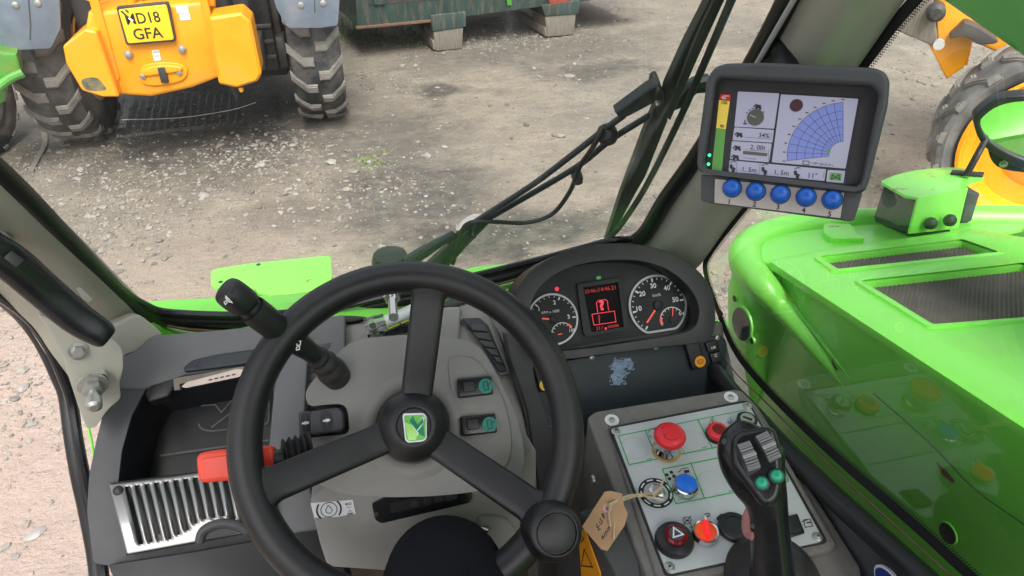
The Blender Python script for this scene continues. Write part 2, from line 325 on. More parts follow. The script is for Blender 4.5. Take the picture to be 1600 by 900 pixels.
# ================================================================== THE YARD
def ground_mat():
    m = bpy.data.materials.new('ground_dirt'); m.use_nodes = True; nt = m.node_tree; b = nt.nodes['Principled BSDF']; L = nt.links
    b.inputs['Specular IOR Level'].default_value = .25
    tc = nd(nt, 'ShaderNodeTexCoord')
    def noise(sc, det=8, ro=.6, vec=None, st=None):
        n = nd(nt, 'ShaderNodeTexNoise'); n.inputs['Scale'].default_value = sc; n.inputs['Detail'].default_value = det; n.inputs['Roughness'].default_value = ro
        if st: mp = nd(nt, 'ShaderNodeMapping'); mp.inputs['Scale'].default_value = st; L.new(tc.outputs['Object'], mp.inputs[0]); L.new(mp.outputs[0], n.inputs['Vector'])
        else: L.new(vec or tc.outputs['Object'], n.inputs['Vector'])
        return n.outputs['Fac']
    def rng_(x, a, b_, c=0, d=1): r = nd(nt, 'ShaderNodeMapRange'); r.inputs[1].default_value = a; r.inputs[2].default_value = b_; r.inputs[3].default_value = c; r.inputs[4].default_value = d; L.new(x, r.inputs[0]); return r.outputs[0]
    def mix(f, a, b_):
        x = nd(nt, 'ShaderNodeMix', data_type='RGBA'); L.new(f, x.inputs['Factor'])
        for s, k in ((a, 'A'), (b_, 'B')):
            if isinstance(s, tuple): x.inputs[k].default_value = (*s, 1)
            else: L.new(s, x.inputs[k])
        return x.outputs['Result']
    def mth(op, a, b_):
        x = nd(nt, 'ShaderNodeMath', operation=op)
        for i, s in enumerate((a, b_)):
            if isinstance(s, (int, float)): x.inputs[i].default_value = s
            else: L.new(s, x.inputs[i])
        return x.outputs[0]
    c = mix(rng_(noise(.55, 6), .38, .62), (.275, .228, .176), (.205, .182, .152))
    c = mix(rng_(noise(1.7, 8, .65), .45, .70), c, (.335, .288, .226))
    c = mix(rng_(noise(4.5, 8, .7), .50, .66, 0, .6), c, (.16, .145, .13)); c = mix(rng_(noise(14, 6, .7), .50, .70, 0, .6), c, (.15, .138, .125))
    c = mix(rng_(noise(34, 4, .7), .56, .70, 0, .45), c, (.40, .375, .335))
    vo = nd(nt, 'ShaderNodeTexVoronoi'); vo.inputs['Scale'].default_value = 30; vo.inputs['Randomness'].default_value = 1; L.new(tc.outputs['Object'], vo.inputs['Vector'])
    pe = mth('MULTIPLY', rng_(vo.outputs['Distance'], .18, .30, 1, 0), rng_(noise(6, 3), .50, .60)); c = mix(mth('MULTIPLY', pe, .5), c, (.36, .34, .31)); c = mix(rng_(noise(95, 3, .75), .48, .62, 0, .45), c, (.13, .12, .108)); c = mix(rng_(noise(150, 2, .6), .58, .68, 0, .5), c, (.42, .40, .36))
    # wet and oily patches; dark ones under the loader paint in its shade
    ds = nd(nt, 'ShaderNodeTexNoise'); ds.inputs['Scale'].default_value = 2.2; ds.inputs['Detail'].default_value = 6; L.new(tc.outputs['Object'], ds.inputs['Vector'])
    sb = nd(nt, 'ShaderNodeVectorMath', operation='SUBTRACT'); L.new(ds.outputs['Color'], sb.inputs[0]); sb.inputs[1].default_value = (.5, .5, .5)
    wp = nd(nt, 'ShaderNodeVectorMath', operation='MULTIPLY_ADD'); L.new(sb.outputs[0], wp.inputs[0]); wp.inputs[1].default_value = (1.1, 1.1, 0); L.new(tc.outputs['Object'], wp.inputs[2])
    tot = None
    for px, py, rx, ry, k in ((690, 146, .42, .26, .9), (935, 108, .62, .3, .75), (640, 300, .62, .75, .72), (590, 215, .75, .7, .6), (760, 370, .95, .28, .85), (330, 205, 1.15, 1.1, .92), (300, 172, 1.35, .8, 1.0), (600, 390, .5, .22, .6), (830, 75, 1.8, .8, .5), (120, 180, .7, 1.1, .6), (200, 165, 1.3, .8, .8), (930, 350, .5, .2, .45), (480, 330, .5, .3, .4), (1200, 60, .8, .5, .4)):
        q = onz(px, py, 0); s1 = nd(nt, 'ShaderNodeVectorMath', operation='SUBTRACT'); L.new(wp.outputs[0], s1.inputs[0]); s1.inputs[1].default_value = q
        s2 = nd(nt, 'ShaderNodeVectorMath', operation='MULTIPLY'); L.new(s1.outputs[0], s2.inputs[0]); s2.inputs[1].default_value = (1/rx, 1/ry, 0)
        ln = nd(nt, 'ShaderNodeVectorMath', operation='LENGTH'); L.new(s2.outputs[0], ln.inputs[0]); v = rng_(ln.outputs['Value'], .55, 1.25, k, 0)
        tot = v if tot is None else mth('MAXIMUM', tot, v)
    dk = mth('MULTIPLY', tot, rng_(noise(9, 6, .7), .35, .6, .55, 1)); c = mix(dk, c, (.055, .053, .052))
    q = onz(30, 800, 0); s1 = nd(nt, 'ShaderNodeVectorMath', operation='DISTANCE'); L.new(tc.outputs['Object'], s1.inputs[0]); s1.inputs[1].default_value = q
    c = mix(rng_(s1.outputs['Value'], 1.0, 2.6, .7, 0), c, (.42, .325, .275))
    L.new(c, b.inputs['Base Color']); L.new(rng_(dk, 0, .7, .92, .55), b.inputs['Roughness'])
    h = mth('ADD', mth('MULTIPLY', noise(7, 8, .65), 1.0), mth('ADD', mth('MULTIPLY', noise(45, 5, .7), .35), mth('MULTIPLY', pe, .12)))
    h = mth('ADD', h, mth('MULTIPLY', noise(1.2, 5, .5, st=(.35, 2.4, 1)), .9))
    bp = nd(nt, 'ShaderNodeBump'); bp.inputs['Strength'].default_value = .9; bp.inputs['Distance'].default_value = .05; L.new(h, bp.inputs['Height']); L.new(bp.outputs[0], b.inputs['Normal'])
    return m
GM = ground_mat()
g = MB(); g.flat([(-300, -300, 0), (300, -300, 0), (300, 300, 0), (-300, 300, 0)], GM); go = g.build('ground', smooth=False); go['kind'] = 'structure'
STN = mat('stone_grey', (.27, .26, .24), .9, var=.35, vs=5, bump=.4, bs=60)
def gravel():
    ph = (1+5**.5)/2; iv = np.array([(-1, ph, 0), (1, ph, 0), (-1, -ph, 0), (1, -ph, 0), (0, -1, ph), (0, 1, ph), (0, -1, -ph), (0, 1, -ph), (ph, 0, -1), (ph, 0, 1), (-ph, 0, -1), (-ph, 0, 1)])/1.9
    fc = np.array([(0, 11, 5), (0, 5, 1), (0, 1, 7), (0, 7, 10), (0, 10, 11), (1, 5, 9), (5, 11, 4), (11, 10, 2), (10, 7, 6), (7, 1, 8), (3, 9, 4), (3, 4, 2), (3, 2, 6), (3, 6, 8), (3, 8, 9), (4, 9, 5), (2, 4, 11), (6, 2, 10), (8, 6, 7), (9, 8, 1)])
    n = 30000; pos = np.empty((n, 2)); k = 0
    cl = rng.uniform([-6, 1], [8, 15], (70, 2)); cs = rng.uniform(.15, .7, 70)
    extra = [(onz(*p, 0).x, onz(*p, 0).y) for p in ((620, 740), (210, 290), (430, 240), (400, 250), (760, 60), (840, 60), (690, 60), (200, 360), (590, 130), (40, 600), (160, 330), (520, 300), (60, 260))]
    while k < n:
        r = rng.random()
        if r < .42: p = rng.uniform([-6, .2], [9, 16])
        elif r < .80: i = rng.integers(70); p = cl[i]+rng.normal(0, cs[i], 2)
        else: p = np.array(extra[rng.integers(len(extra))])+rng.normal(0, .32, 2)
        if p[1] < .2 or (abs(p[0]-.3) < 1.1 and p[1] < 2.2): continue
        pos[k] = p; k += 1
    sz = np.clip(rng.lognormal(-4.85, .52, n), .004, .05)
    Vv = np.repeat(iv[None], n, 0)*(1+rng.uniform(-.28, .28, (n, 12, 1)))
    Vv *= (sz[:, None]*np.stack([rng.uniform(.7, 1.5, n), rng.uniform(.6, 1.1, n), rng.uniform(.35, .7, n)], 1))[:, None]
    a = rng.uniform(0, 6.28, n); c, s_ = np.cos(a)[:, None], np.sin(a)[:, None]
    X = Vv[..., 0]*c-Vv[..., 1]*s_; Y = Vv[..., 0]*s_+Vv[..., 1]*c
    Vv = np.stack([X+pos[:, :1], Y+pos[:, 1:], Vv[..., 2]+(sz*.2)[:, None]], -1).reshape(-1, 3)
    Fs = (fc[None]+(np.arange(n)*12)[:, None, None]).reshape(-1, 3)
    me = bpy.data.meshes.new('gravel'); me.vertices.add(len(Vv)); me.vertices.foreach_set('co', Vv.ravel().astype('f'))
    me.loops.add(Fs.size); me.loops.foreach_set('vertex_index', Fs.ravel().astype('i')); me.polygons.add(len(Fs)); me.polygons.foreach_set('loop_start', np.arange(0, Fs.size, 3, dtype='i'))
    me.update(calc_edges=True)
    cols = [(.245, .228, .202), (.20, .178, .150), (.25, .238, .215), (.14, .130, .118), (.225, .19, .155)]
    for i, cc in enumerate(cols): me.materials.append(mat('stone_%d' % i, cc, .9, var=.25, vs=6, bump=.3, bs=60))
    me.polygons.foreach_set('material_index', np.repeat(rng.choice(5, n, p=[.3, .27, .13, .15, .15]), 20).astype('i')); me.polygons.foreach_set('use_smooth', np.zeros(len(Fs), dtype=bool))
    o = bpy.data.objects.new('gravel', me); COL.objects.link(o); o['kind'] = 'stuff'; tag(o, 'loose grey gravel and broken stones scattered over the dirt yard', 'gravel')
gravel()
# slabs of stone that can be told apart
def slab(px, py, s, seed, label):
    r_ = random.Random(seed); c = onz(px, py, 0); b = bmesh.new(); bmesh.ops.create_icosphere(b, subdivisions=2, radius=1)
    for v in b.verts:
        q = 1+r_.uniform(-.16, .16); v.co = V((v.co.x*s*q*1.3, v.co.y*s*q*.8, v.co.z*s*.3*q))
    m = Matrix.Rotation(r_.uniform(0, 6), 3, 'Z')
    for v in b.verts: v.co = m @ v.co + c + UP*s*.12
    o = MB().bm(b, STN).build('stone', loc=c, sharp=20); tag(o, label, 'stone', 'larger stones lying in the yard')
slab(735, 352, .10, 1, 'flat pale stone by the lower end of the wiper arm')
slab(55, 835, .028, 3, 'round dark pebble on the pink ground outside the open door')
# grass
def grass():
    mb = MB(); gm = mat('grass_blade', (.13, .19, .05), .7, var=.4, vs=20)
    for px, py, sp, k in ((550, 25, .35, 420), (545, 55, .25, 250), (535, 5, .4, 300), (585, 252, .10, 60), (640, 62, .2, 80)):
        c = onz(px, py, 0)
        for _ in range(k):
            x, y = c.x+rng.normal(0, sp), c.y+rng.normal(0, sp); h = rng.uniform(.02, .10) if py < 100 else rng.uniform(.004, .02); a = rng.uniform(0, 6.28); w = .006 if py < 100 else .012
            d = V((math.cos(a), math.sin(a), 0)); t = V((rng.normal(0, .03), rng.normal(0, .03), h)); p = V((x, y, 0)); mb.raw([p-d*w, p+d*w, p+t], [(0, 1, 2)], gm)
    o = mb.build('grass', smooth=False); o['kind'] = 'stuff'; tag(o, 'thin green grass growing between stones behind the far tyre', 'grass')
grass()

# ------------------------------------------------------------------ a tractor wheel (axis = local X rotated to ax)
def make_wheel(parent, c, ax, Rr, w, nl, rimr, rimmat, name='wheel', phase=0.0, tm=None):
    """wheel part under a machine: tyre (lugs in its mesh) > rim, hub as sub-parts"""
    c = V(c); ax = V(ax).normalized(); e1 = ax.cross(UP).normalized(); e2 = e1.cross(ax)
    def P(x, r, a): return c+ax*x+(e1*math.cos(a)+e2*math.sin(a))*r
    t = MB(); hw = w/2; prof = [(-hw*.72, rimr), (-hw*.95, rimr+.05), (-hw*1.0, rimr+.5*(Rr-rimr)), (-hw*.93, Rr*.93), (-hw*.80, Rr*.955), (0, Rr*.965), (hw*.80, Rr*.955), (hw*.93, Rr*.93), (hw*1.0, rimr+.5*(Rr-rimr)), (hw*.95, rimr+.05), (hw*.72, rimr)]
    N = 72; t.loft([[P(x, r, 2*math.pi*i/N) for i in range(N)] for x, r in prof], tm or TYRE, cap=False)
    for k in range(nl):
        for sgn in (-1, 1):
            a0 = 2*math.pi*(k+(.5 if sgn > 0 else 0))/nl+phase; da = 2*math.pi/nl*.40
            pts = [(0.06, .30), (.45, .30), (.72, 0.0), (1.03, -.35)]; ringT, ringB = [], []
            A = [(sgn*hw*x, a0+s_*da*2*-1) for x, s_ in pts]; th = da*.62
            top = [(x, a-th*.55) for x, a in A]+[(x, a+th*.55) for x, a in reversed(A)]
            def rr(x): return Rr*(1-.035*(abs(x)/hw)**3)
            vs = [P(x, rr(x), a) for x, a in top]+[P(x*1.0, Rr*.90 if abs(x) > hw*.9 else Rr*.94, a+(-.02 if i < 4 else .02)) for i, (x, a) in enumerate(top)]
            n_ = len(top); b = bmesh.new(); bv = [b.verts.new(v) for v in vs]; b.faces.new(bv[:n_]); b.faces.new(bv[n_:][::-1])
            for i in range(n_): j = (i+1) % n_; b.faces.new((bv[i], bv[n_+i], bv[n_+j], bv[j]))
            bmesh.ops.recalc_face_normals(b, faces=b.faces); es = [e for e in b.edges if e.verts[0] in bv[:n_] and e.verts[1] in bv[:n_]]
            bmesh.ops.bevel(b, geom=es, offset=.008, segments=2, affect='EDGES', clamp_overlap=True); t.bm(b, LUG)
    wh = t.build(name, parent)
    r = MB()
    for s_ in (-1, 1):
        r.loft([[P(s_*x, q, 2*math.pi*i/48) for i in range(48)] for x, q in ((hw*.95, rimr+.012), (hw*.98, rimr-.006), (hw*.93, rimr-.02), (hw*.80, rimr-.03), (hw*.70, rimr-.07), (hw*.30, rimr-.10), (hw*.24, rimr*.55), (hw*.30, rimr*.50), (hw*.3, .01))], rimmat, cap=False)
    rm = r.build('rim', wh)
    h = MB(); h.lathe(c-ax*hw*.5, ax, [(.12, 0), (.12, hw*.95), (.09, hw), (.0, hw*1.02)], DKMET, 20)
    for i in range(8): q = 2*math.pi*i/8; h.lathe(P(hw*.24, rimr*.40, q), ax, [(.016, 0), (.016, .03), (.010, .035)], ZINC, 6)
    h.build('hub', wh)
    return wh

# ------------------------------------------------------------------ yellow loader, seen from behind, ahead on the left
YB = Pl((0, 5.55, 0), (0, -1, 0))
yl = thing('yellow_loader', (-1.15, 6.2, 0), 'yellow loader parked ahead on the left, its rear number plate towards the windscreen', 'loader')
for x in (-.175, -2.11):
    make_wheel(yl, (x, 6.42, .63), (1, 0, 0), .63, .40, 17, .33, YEL, phase=.1 if x > -1 else .25)
body = MB()
body.poly(pp(YB, [(137, 20), (184, 15), (262, 7), (320, 3), (338, 60), (352, 118), (300, 138), (236, 152), (176, 148), (140, 100), (132, 48)]), (0, .55, 0), YEL, .03)
body.poly(pp(YB.off(.012), [(112, -90), (128, -90), (154, 0), (187, 122), (180, 132), (170, 118), (139, 0)]), (0, .02, 0), YEL, .005)
body.poly(pp(YB.off(.012), [(292, -90), (306, -90), (324, 0), (344, 88), (350, 128), (343, 130), (332, 96), (312, 0)]), (0, .02, 0), YEL, .005)
body.build('body', yl, 30)
wg = MB(); wg.poly(pp(YB.off(.10), rc([(132, 46), (98, 72), (103, 100), (128, 142), (160, 152), (186, 152), (168, 100), (150, 50)], 4)), (0, .5, 0), YEL, .045, 1); wg.build('tank_cover', yl, 20)
wg = MB(); wg.poly(pp(YB.off(.14), rc([(326, 28), (376, 20), (392, 34), (409, 116), (402, 128), (370, 138), (342, 132), (334, 90)], 4)), (0, .28, 0), YEL, .055, 1); wg.lathe(YB.p(376, 137, .10), (0, 0, -1), [(.02, 0), (.012, .03)], YEL, 10); wg.build('battery_cover', yl, 20)
hs_ = MB(); hp = YB.off(.004)
hs_.poly(pp(YB.off(.016), cat2([(218, 112), (226, 102), (245, 98), (270, 98), (288, 103), (293, 112), (286, 125), (262, 132), (236, 134), (221, 128)], 4)), (0, .012, 0), YEL, .006)
hs_.poly(pp(YB.off(.035), cat2([(222, 112), (240, 104), (265, 103), (284, 106), (280, 112), (250, 116), (228, 119)], 4)), (0, .02, 0), YEL, .006)
hs_.poly(pp(YB.off(.012), [(226, 119), (250, 116), (250, 128), (230, 129)]), (0, .01, 0), DKMET); hs_.poly(pp(YB.off(.012), [(258, 114), (282, 112), (282, 123), (260, 127)]), (0, .01, 0), DKMET)
hs_.box(YB.p(255, 117, .03), XA, UP, -YA, .05, .11, .03, DKMET, .006); hs_.build('tow_hitch', yl)
for x, y in ((201, 85), (285, 77), (224, 118), (281, 112)): MB().lathe(YB.p(x, y, 0), (0, -1, 0), [(.028, 0), (.028, .012), (.018, .014), (.018, .03), (.01, .032)], ZINC, 12).build('bolt', yl)
npl = MB(); NP = YB.off(.05); npl.poly(pp(NP.off(-.004), rc([(181, 11), (263, 3), (275, 65), (197, 71)], 4)), (0, .035, 0), DKMET, .004)
npl.poly(pp(NP, rc([(184.5, 15), (260, 7), (272, 62), (200, 68)], 4)), (0, .012, 0), NUMP, .002)
npl.ptext('MD18', NP, (199, 38.5), (252, 34), BLKP, hs=1.12, bold=.012); npl.ptext('GFA', NP, (211, 62), (256, 58.5), BLKP, hs=1.02, bold=.012)
for q in ([(189, 17), (199, 26), (206, 31)], [(196, 15), (201, 20)]): npl.line(NP, q, .012, DKMET, .002)
npl.line(NP, [(201, 28), (208, 33)], .014, WHTP, .0026); npl.build('number_plate', yl)
for i_, q in enumerate(([(274, 9), (293, 8), (295, 20), (277, 21)], [(280, 22), (296, 21), (298, 31), (282, 32)], [(237, 79), (248, 78), (252, 94), (241, 95)])):
    st = MB(); st.poly(pp(YB.off(.003), q), (0, .002, 0), WHITEL)
    if i_ == 0: st.ptext('LWA', YB, (277, 18), (291, 17), GREYP, h=.0045)
    if i_ == 2: st.line(YB, [(239, 82), (248, 81)], .01, GREYP, .0045); st.line(YB, [(241, 88), (249, 87)], .008, GREYP, .0045)
    st.build('sticker', yl)
sc = MB(); scr = pp(YB.off(.1015), cat2([(127, 126), (140, 121), (152, 122), (160, 130), (166, 140), (152, 142), (134, 140)], 3)); sc.flat(scr, mat('scuffed_paint', (.13, .12, .07), .8, var=.5, vs=30)); sc.build('scuff', yl, smooth=False)
uc = MB(); uc.box((-1.17, 7.6, .75), XA, YA, UP, 1.5, 2.6, .7, DKMET, .03); uc.box((-1.15, 8.2, 1.75), XA, YA, UP, 2.0, 3.6, 1.3, DKMET, .05); uc.box((-1.15, 6.3, .62), XA, YA, UP, 1.5, .26, .26, DKMET, .03); uc.box((-1.2, 6.9, .68), XA, YA, UP, .8, 1.2, .5, DKMET, .03); uc.box((-1.1, 5.95, .72), XA, YA, UP, 1.1, .4, .22, DKMET, .02)  # axle and chassis, plus a big out-of-frame body box added to cast shade below
for x in (-.65, -1.75): uc.lathe((x, 6.2, .62), XA, [(.14, -.06), (.14, .06), (.10, .09)], DKMET, 20)
uc.build('axle_and_shade_body', yl)
up = MB(); UPp = Pl((0, 5.72, 0), (0, -1, 0)); up.poly([(-1.6, 5.95, .95), (-.75, 5.95, .95), (-.75, 5.95, 1.9), (-1.6, 5.95, 1.9)], (0, .6, 0), DKMET, .02)
for a in ((140, 0), (146, -60)), ((330, 8), (326, -60)), ((262, 2), (258, -70)), ((205, 8), (200, -60)): up.tube(pp(UPp, a), .03, YEL, 8, sub=1)
for x in (-1.3, -1.15, -1.0): up.tube([(x, 5.75, 1.9), (x+.03, 5.72, 1.3), (x+.02, 5.9, 1.05)], .022, BLK, 8)
up.build('counterweight_frame', yl)
for q in ([(-60, -120), (82, -120), (93, 0), (95, 44), (80, 76), (-6, 80), (-40, 30)], [(425, -100), (428, 0), (432, 14), (450, 44), (500, 44), (528, 40), (532, -20), (530, -100)]):
    mf = MB(); pf = YB.off(-.12); pts = pp(pf, rc(q, 5)); mf.poly(pts, (0, .012, 0), BLUEG, .004)
    cx = q[0][0] < 100
    for a in (((24, 8), (59, 5)) if cx else ((470, 8), (505, 5))): mf.lathe(pf.p(*a, 0), (0, -1, 0), [(.022, 0), (.022, .006), (.01, .01)], ZINC, 12)
    mf.line(pf, ([(44, -10), (48, 40), (47, 62)] if cx else [(490, -60), (492, 20)]), .008, DKMET, .001); mf.build('mudflap', yl)
hz = MB(); q0 = [onz(190, 187, .22), onz(280, 184, .16), onz(360, 172, .2), onz(400, 160, .3)]; hz.tube(q0, .0035, WHTD, 6); hz.build('brake_cable', yl)
pn = MB(); pn.poly([(-.95, 6.9, .35), (-.45, 6.9, .25), (-.45, 6.9, 1.3), (-.95, 6.9, 1.3)], (0, .3, 0), DKMET, .02); pn.poly([(-.62, 6.1, .5), (-.47, 6.1, .5), (-.47, 6.1, 1.1), (-.62, 6.1, 1.1)], (0, .5, 0), BLKG, .015)
for z in (.62, .74, .86): pn.box((-.545, 6.095, z), XA, YA, UP, .13, .02, .03, DKMET, .004)
pn.build('engine_cover', yl)

# ------------------------------------------------------------------ green machine at the far left edge
gm_ = thing('green_machine', (-3.4, 5.9, 0), 'green farm machine partly seen left of the yellow loader', 'loader')
w1 = onz(0, 262, 0); make_wheel(gm_, (w1.x-.22, w1.y+.32, .45), (math.cos(.2), -math.sin(.2), 0), .45, .35, 16, .25, DKMET)
gb = MB(); GP = Pl((0, w1.y+.35, 0), (.35, -1, .1)); DG = mat('old_green', (.06, .25, .03), .5, var=.2, vs=6, coat=.2, dirt=(.35, .22, .03), dirt_amt=.5, dirt_s=4)
gb.poly(pp(GP, [(-80, 60), (8, 82), (26, 84), (34, 112), (12, 128), (8, 160), (-8, 166), (-80, 166)]), (-.1, .4, 0), DG, .02); gb.build('chassis', gm_)
gb = MB(); gb.tube(pp(GP.off(.05), [(-20, 150), (14, 124), (36, 114)]), .03, DG, 10); gb.build('side_rail', gm_)
wire = MB(); wire.tube([onz(x, y, .012) for x, y in ((56, 186), (68, 206), (70, 225), (58, 248), (48, 268))], .022, WOOD, 6, flat=.3, up=UP); o = wire.build('timber_strip', loc=onz(60, 226, 0)); tag(o, 'crooked grey strip of wood on the dirt beside the left tyre', 'wood')

# ------------------------------------------------------------------ green steel skip on feet
sk = thing('steel_skip', tuple(onz(760, 60, 0)), 'weathered dark green steel skip on square feet at the top of the view', 'skip')
fa, fb = onz(698, 78, 0), onz(877, 56, 0); ex = (fb-fa).normalized(); ey = V((-ex.y, ex.x, 0)); SKP = Pl(fa-ey*.03, -ey)
b = MB(); b.poly(pp(SKP, [(558, 42), (722, 27), (930, 0), (1010, -12), (1010, -260), (545, -230)]), ey*1.6, SKIP, .01)
b.box(SKP.p(640, 36, .012)+ey*.02, SKP.p(722, 28)-SKP.p(560, 43), UP, ey, (SKP.p(722, 28)-SKP.p(560, 43)).length, .03, .04, RUST, .004)
b.build('box_side', sk)
b = MB(); b.line(SKP, [(575, -30), (578, 6), (720, -6)], .03, DKMET, .004); b.build('side_rib', sk); b = MB(); b.poly(pp(SKP.off(.03), [(583, -20), (600, -22), (602, 7), (585, 8)]), ey*.03, SKIP, .004)
b.build('hook', sk); b = MB(); b.poly(pp(SKP.off(.03), [(790, -20), (798, -22), (800, 8), (793, 9)]), ey*.02, DG, .002); b.build('green_patch', sk); b = MB(); b.poly(pp(SKP.off(.02), [(850, -20), (885, -20), (890, 3), (860, 8)]), ey*.02, mat('faded_red', (.25, .06, .04), .7, var=.3), .002); b.build('red_patch', sk)
for q1, q2, r1, r2 in (([(672, 24), (728, 18), (729, 42), (676, 50)], [(677, 50), (724, 42), (722, 76), (681, 80)], (650, 36), (681, 79)), ([(846, 8), (906, 0), (904, 22), (852, 26)], [(852, 26), (900, 21), (897, 54), (855, 58)], (800, 16), (855, 58))):
    b = MB(); b.poly(pp(SKP.off(.02), q1), ey*.4, SKIP, .01); b.poly(pp(SKP.off(.008), q2), ey*.34, BUCK, .008)
    A, B_ = SKP.p(*r2)+UP*.06, onz(*r1, .10); b.box((A+B_)/2+V((0, 0, 0)), B_-A, UP, (B_-A).cross(UP), (B_-A).length, .10, .06, WOOD, .006); b.build('foot', sk)

# ------------------------------------------------------------------ second yellow loader on the right
dw = 4.9; wc = onz(1640, 228, .66)
yr = thing('yellow_tractor', (wc.x, wc.y, 0), 'yellow machine on the right showing one big wheel and its arm', 'loader')
wax = V((-.62, -.78, 0)).normalized()
make_wheel(yr, wc+wax*-.02, wax, 132*(wc-CAM).length/1121, .42, 18, 99*(wc-CAM).length/1121, YEL, phase=.12, tm=mat('tyre_dusty', (.10, .10, .10), .85, var=.2, vs=10, bump=.3, bs=80, dirt=(.25, .235, .21), dirt_amt=.6, dirt_s=5, dlo=.4, dhi=.7))
YR = Pl(wc+wax*-.25, wax)
b = MB(); b.poly(pp(YR, [(1460, 0), (1462, 40), (1478, 90), (1512, 104), (1520, 66), (1600, 100), (1640, 100), (1640, -80), (1440, -80)]), wax*-.25, YEL, .02)
b.poly(pp(YR.off(.03), [(1462, 5), (1466, 70), (1450, 68), (1479, 124), (1506, 106), (1515, 80), (1522, 40), (1510, 10), (1480, -20)]), wax*-.2, YEL, .01); b.build('lift_arm', yr)
b = MB(); b.poly(pp(YR.off(.10), [(1415, -60), (1402, 20), (1400, 48), (1462, 74), (1466, 70), (1458, 0), (1455, -60)]), wax*-.5, BUCK, .01); b.build('bucket', yr)
b = MB(); b.poly(pp(YR.off(.16), cat2([(1484, 60), (1500, 44), (1512, 36), (1540, 50), (1560, 66), (1530, 70), (1514, 60), (1500, 57)], 3)), wax*-.12, DKMET, .01); b.lathe(YR.p(1462, 14, .06), wax, [(.05, 0), (.05, .12), (.03, .14)], DKMET, 16); b.lathe(YR.p(1467, 68, .12), wax, [(.03, 0), (.03, .03)], WHTD, 12); b.build('wheel_guard', yr)
b = MB(); b.poly(pp(YR.off(-.5), [(1590, -100), (1700, -100), (1760, 200), (1650, 230)]), wax*-1.2, YEL, .03); b.build('chassis', yr)
# ================================================================== THIS MACHINE, OUTSIDE THE CAB
def hexbolt(b, o, n, r=.006, m=None): b.lathe(o, n, [(r*1.5, 0), (r*1.5, .0015), (r*1.0, .0018)], m or ZINC, 16); b.lathe(V(o)+V(n)*.0018, n, [(r, 0), (r, r*.8), (r*.85, r)], m or ZINC, 6)
WP = Pl((0, .96, 1.69), (0, -.842, -.539))          # the windscreen's plane, normal into the cab
# front light guard and front skin
FG = Pl((0, 0, 1.30), (0, 0, 1))
t = thing('front_guard', tuple(FG.p(440, 440)), 'flat lime green steel guard with rust spots outside the windscreen, left of the steering wheel', 'guard')
b = MB(); b.poly(pp(FG, rc([(329, 424), (336, 420), (385, 412), (512, 399), (517, 402), (519, 428), (516, 447), (500, 452), (430, 462), (402, 456), (398, 449), (352, 451), (330, 447)], 5)), (0, 0, -.008), GREENR, .002); b.build('plate', t)
b = MB(); FV = Pl(FG.p(500, 449), (0, -1, -.05)); b.poly([FG.p(398, 452, -.008), FG.p(518, 440, -.008), FG.p(530, 470, -.10), FG.p(395, 486, -.10)], (0, .006, 0), GREEN, .001); b.poly([FG.p(345, 450, -.009), FG.p(352, 451, -.009), FG.p(358, 500, -.12), FG.p(350, 500, -.12)], (0, .03, 0), RUST); b.build('flange', t)
for x, y in ((345, 441), (404, 414)): MB().lathe(FG.p(x, y, -.001), UP, [(.006, 0), (.006, .0016)], BLKP, 14).build('bolt_hole', t)
FS = Pl((0, 0, 1.50), (0, -.10, 1))
b = MB(); b.poly(pp(FS, [(200, 470), (560, 452), (640, 438), (740, 415), (862, 403), (1000, 396), (1060, 400), (1060, 470), (860, 520), (600, 540), (200, 580)]), (0, 0, -.02), GREEN, .006); o = b.build('front_skin', loc=FS.p(700, 440)); tag(o, 'lime green front skin of the machine seen just below the windscreen', 'panel')
b = MB(); b.lathe(FS.p(610, 406, 0)+UP*.0, UP, [(.034, -.03), (.034, .0), (.030, .012), (.02, .016)], BLK, 20); o = b.build('filler_cap', loc=FS.p(610, 402)); tag(o, 'round black cap peeping over the top of the steering wheel rim', 'cap')
# ------------------------------------------------------------------ wiper
WO = WP.off(-.035)
t = thing('windscreen_wiper', tuple(WO.p(690, 400)), 'black windscreen wiper with twin arms, washer hose and long upright blade', 'wiper')
WM = mat('wiper_black', (.022, .032, .032), .45, var=.15, vs=12, bump=.1)
b = MB(); b.tube(pp(WO, [(700, 378), (745, 345), (830, 290), (890, 245), (945, 202), (975, 180)]), .0045, WM, 10); b.tube(pp(WO, [(745, 352), (835, 300), (905, 258), (955, 218), (1015, 180)]), .0045, WM, 10)
b.poly(pp(WO.off(.004), [(962, 179), (1014, 141), (1030, 134), (1036, 146), (1030, 158), (985, 182), (970, 188)]), WP.n*-.014, WM, .004); b.build('arm', t)
b = MB(); b.tube(pp(WO, [(640, 408), (668, 390), (708, 366)]), [.012, .010, .006], WM, 10); b.tube(pp(WO, [(672, 425), (712, 385), (760, 345)]), [.018, .014, .006], WM, 10); b.build('arm_root', t)
b = MB(); b.tube(pp(WO.off(.008), [(945, 198), (925, 232), (905, 262), (890, 300), (862, 335), (820, 348), (760, 346), (730, 350), (718, 372), (708, 412)]), .0035, BLK, 8); b.build('washer_hose', t)
for x, y, r in ((946, 200, .014), (899, 266, .008), (736, 352, .006)): b = MB(); b.lathe(WO.p(x, y, -.008), WP.n, [(r*.8, 0), (r, .004), (r, .016), (r*.7, .022)], BLK, 10); b.build('hose_clip', t)
b = MB(); b.poly(pp(WO.off(.006), [(1112, -5), (1136, -5), (1090, 95), (1048, 190), (1032, 178), (1040, 140), (1070, 75)]), WP.n*-.012, WM, .003)
b.poly(pp(WO.off(.006), [(1030, 150), (1045, 160), (1044, 190), (1010, 275), (990, 310), (958, 370), (946, 378), (970, 305), (1008, 205)]), WP.n*-.010, WM, .003)
b.build('blade_frame', t)
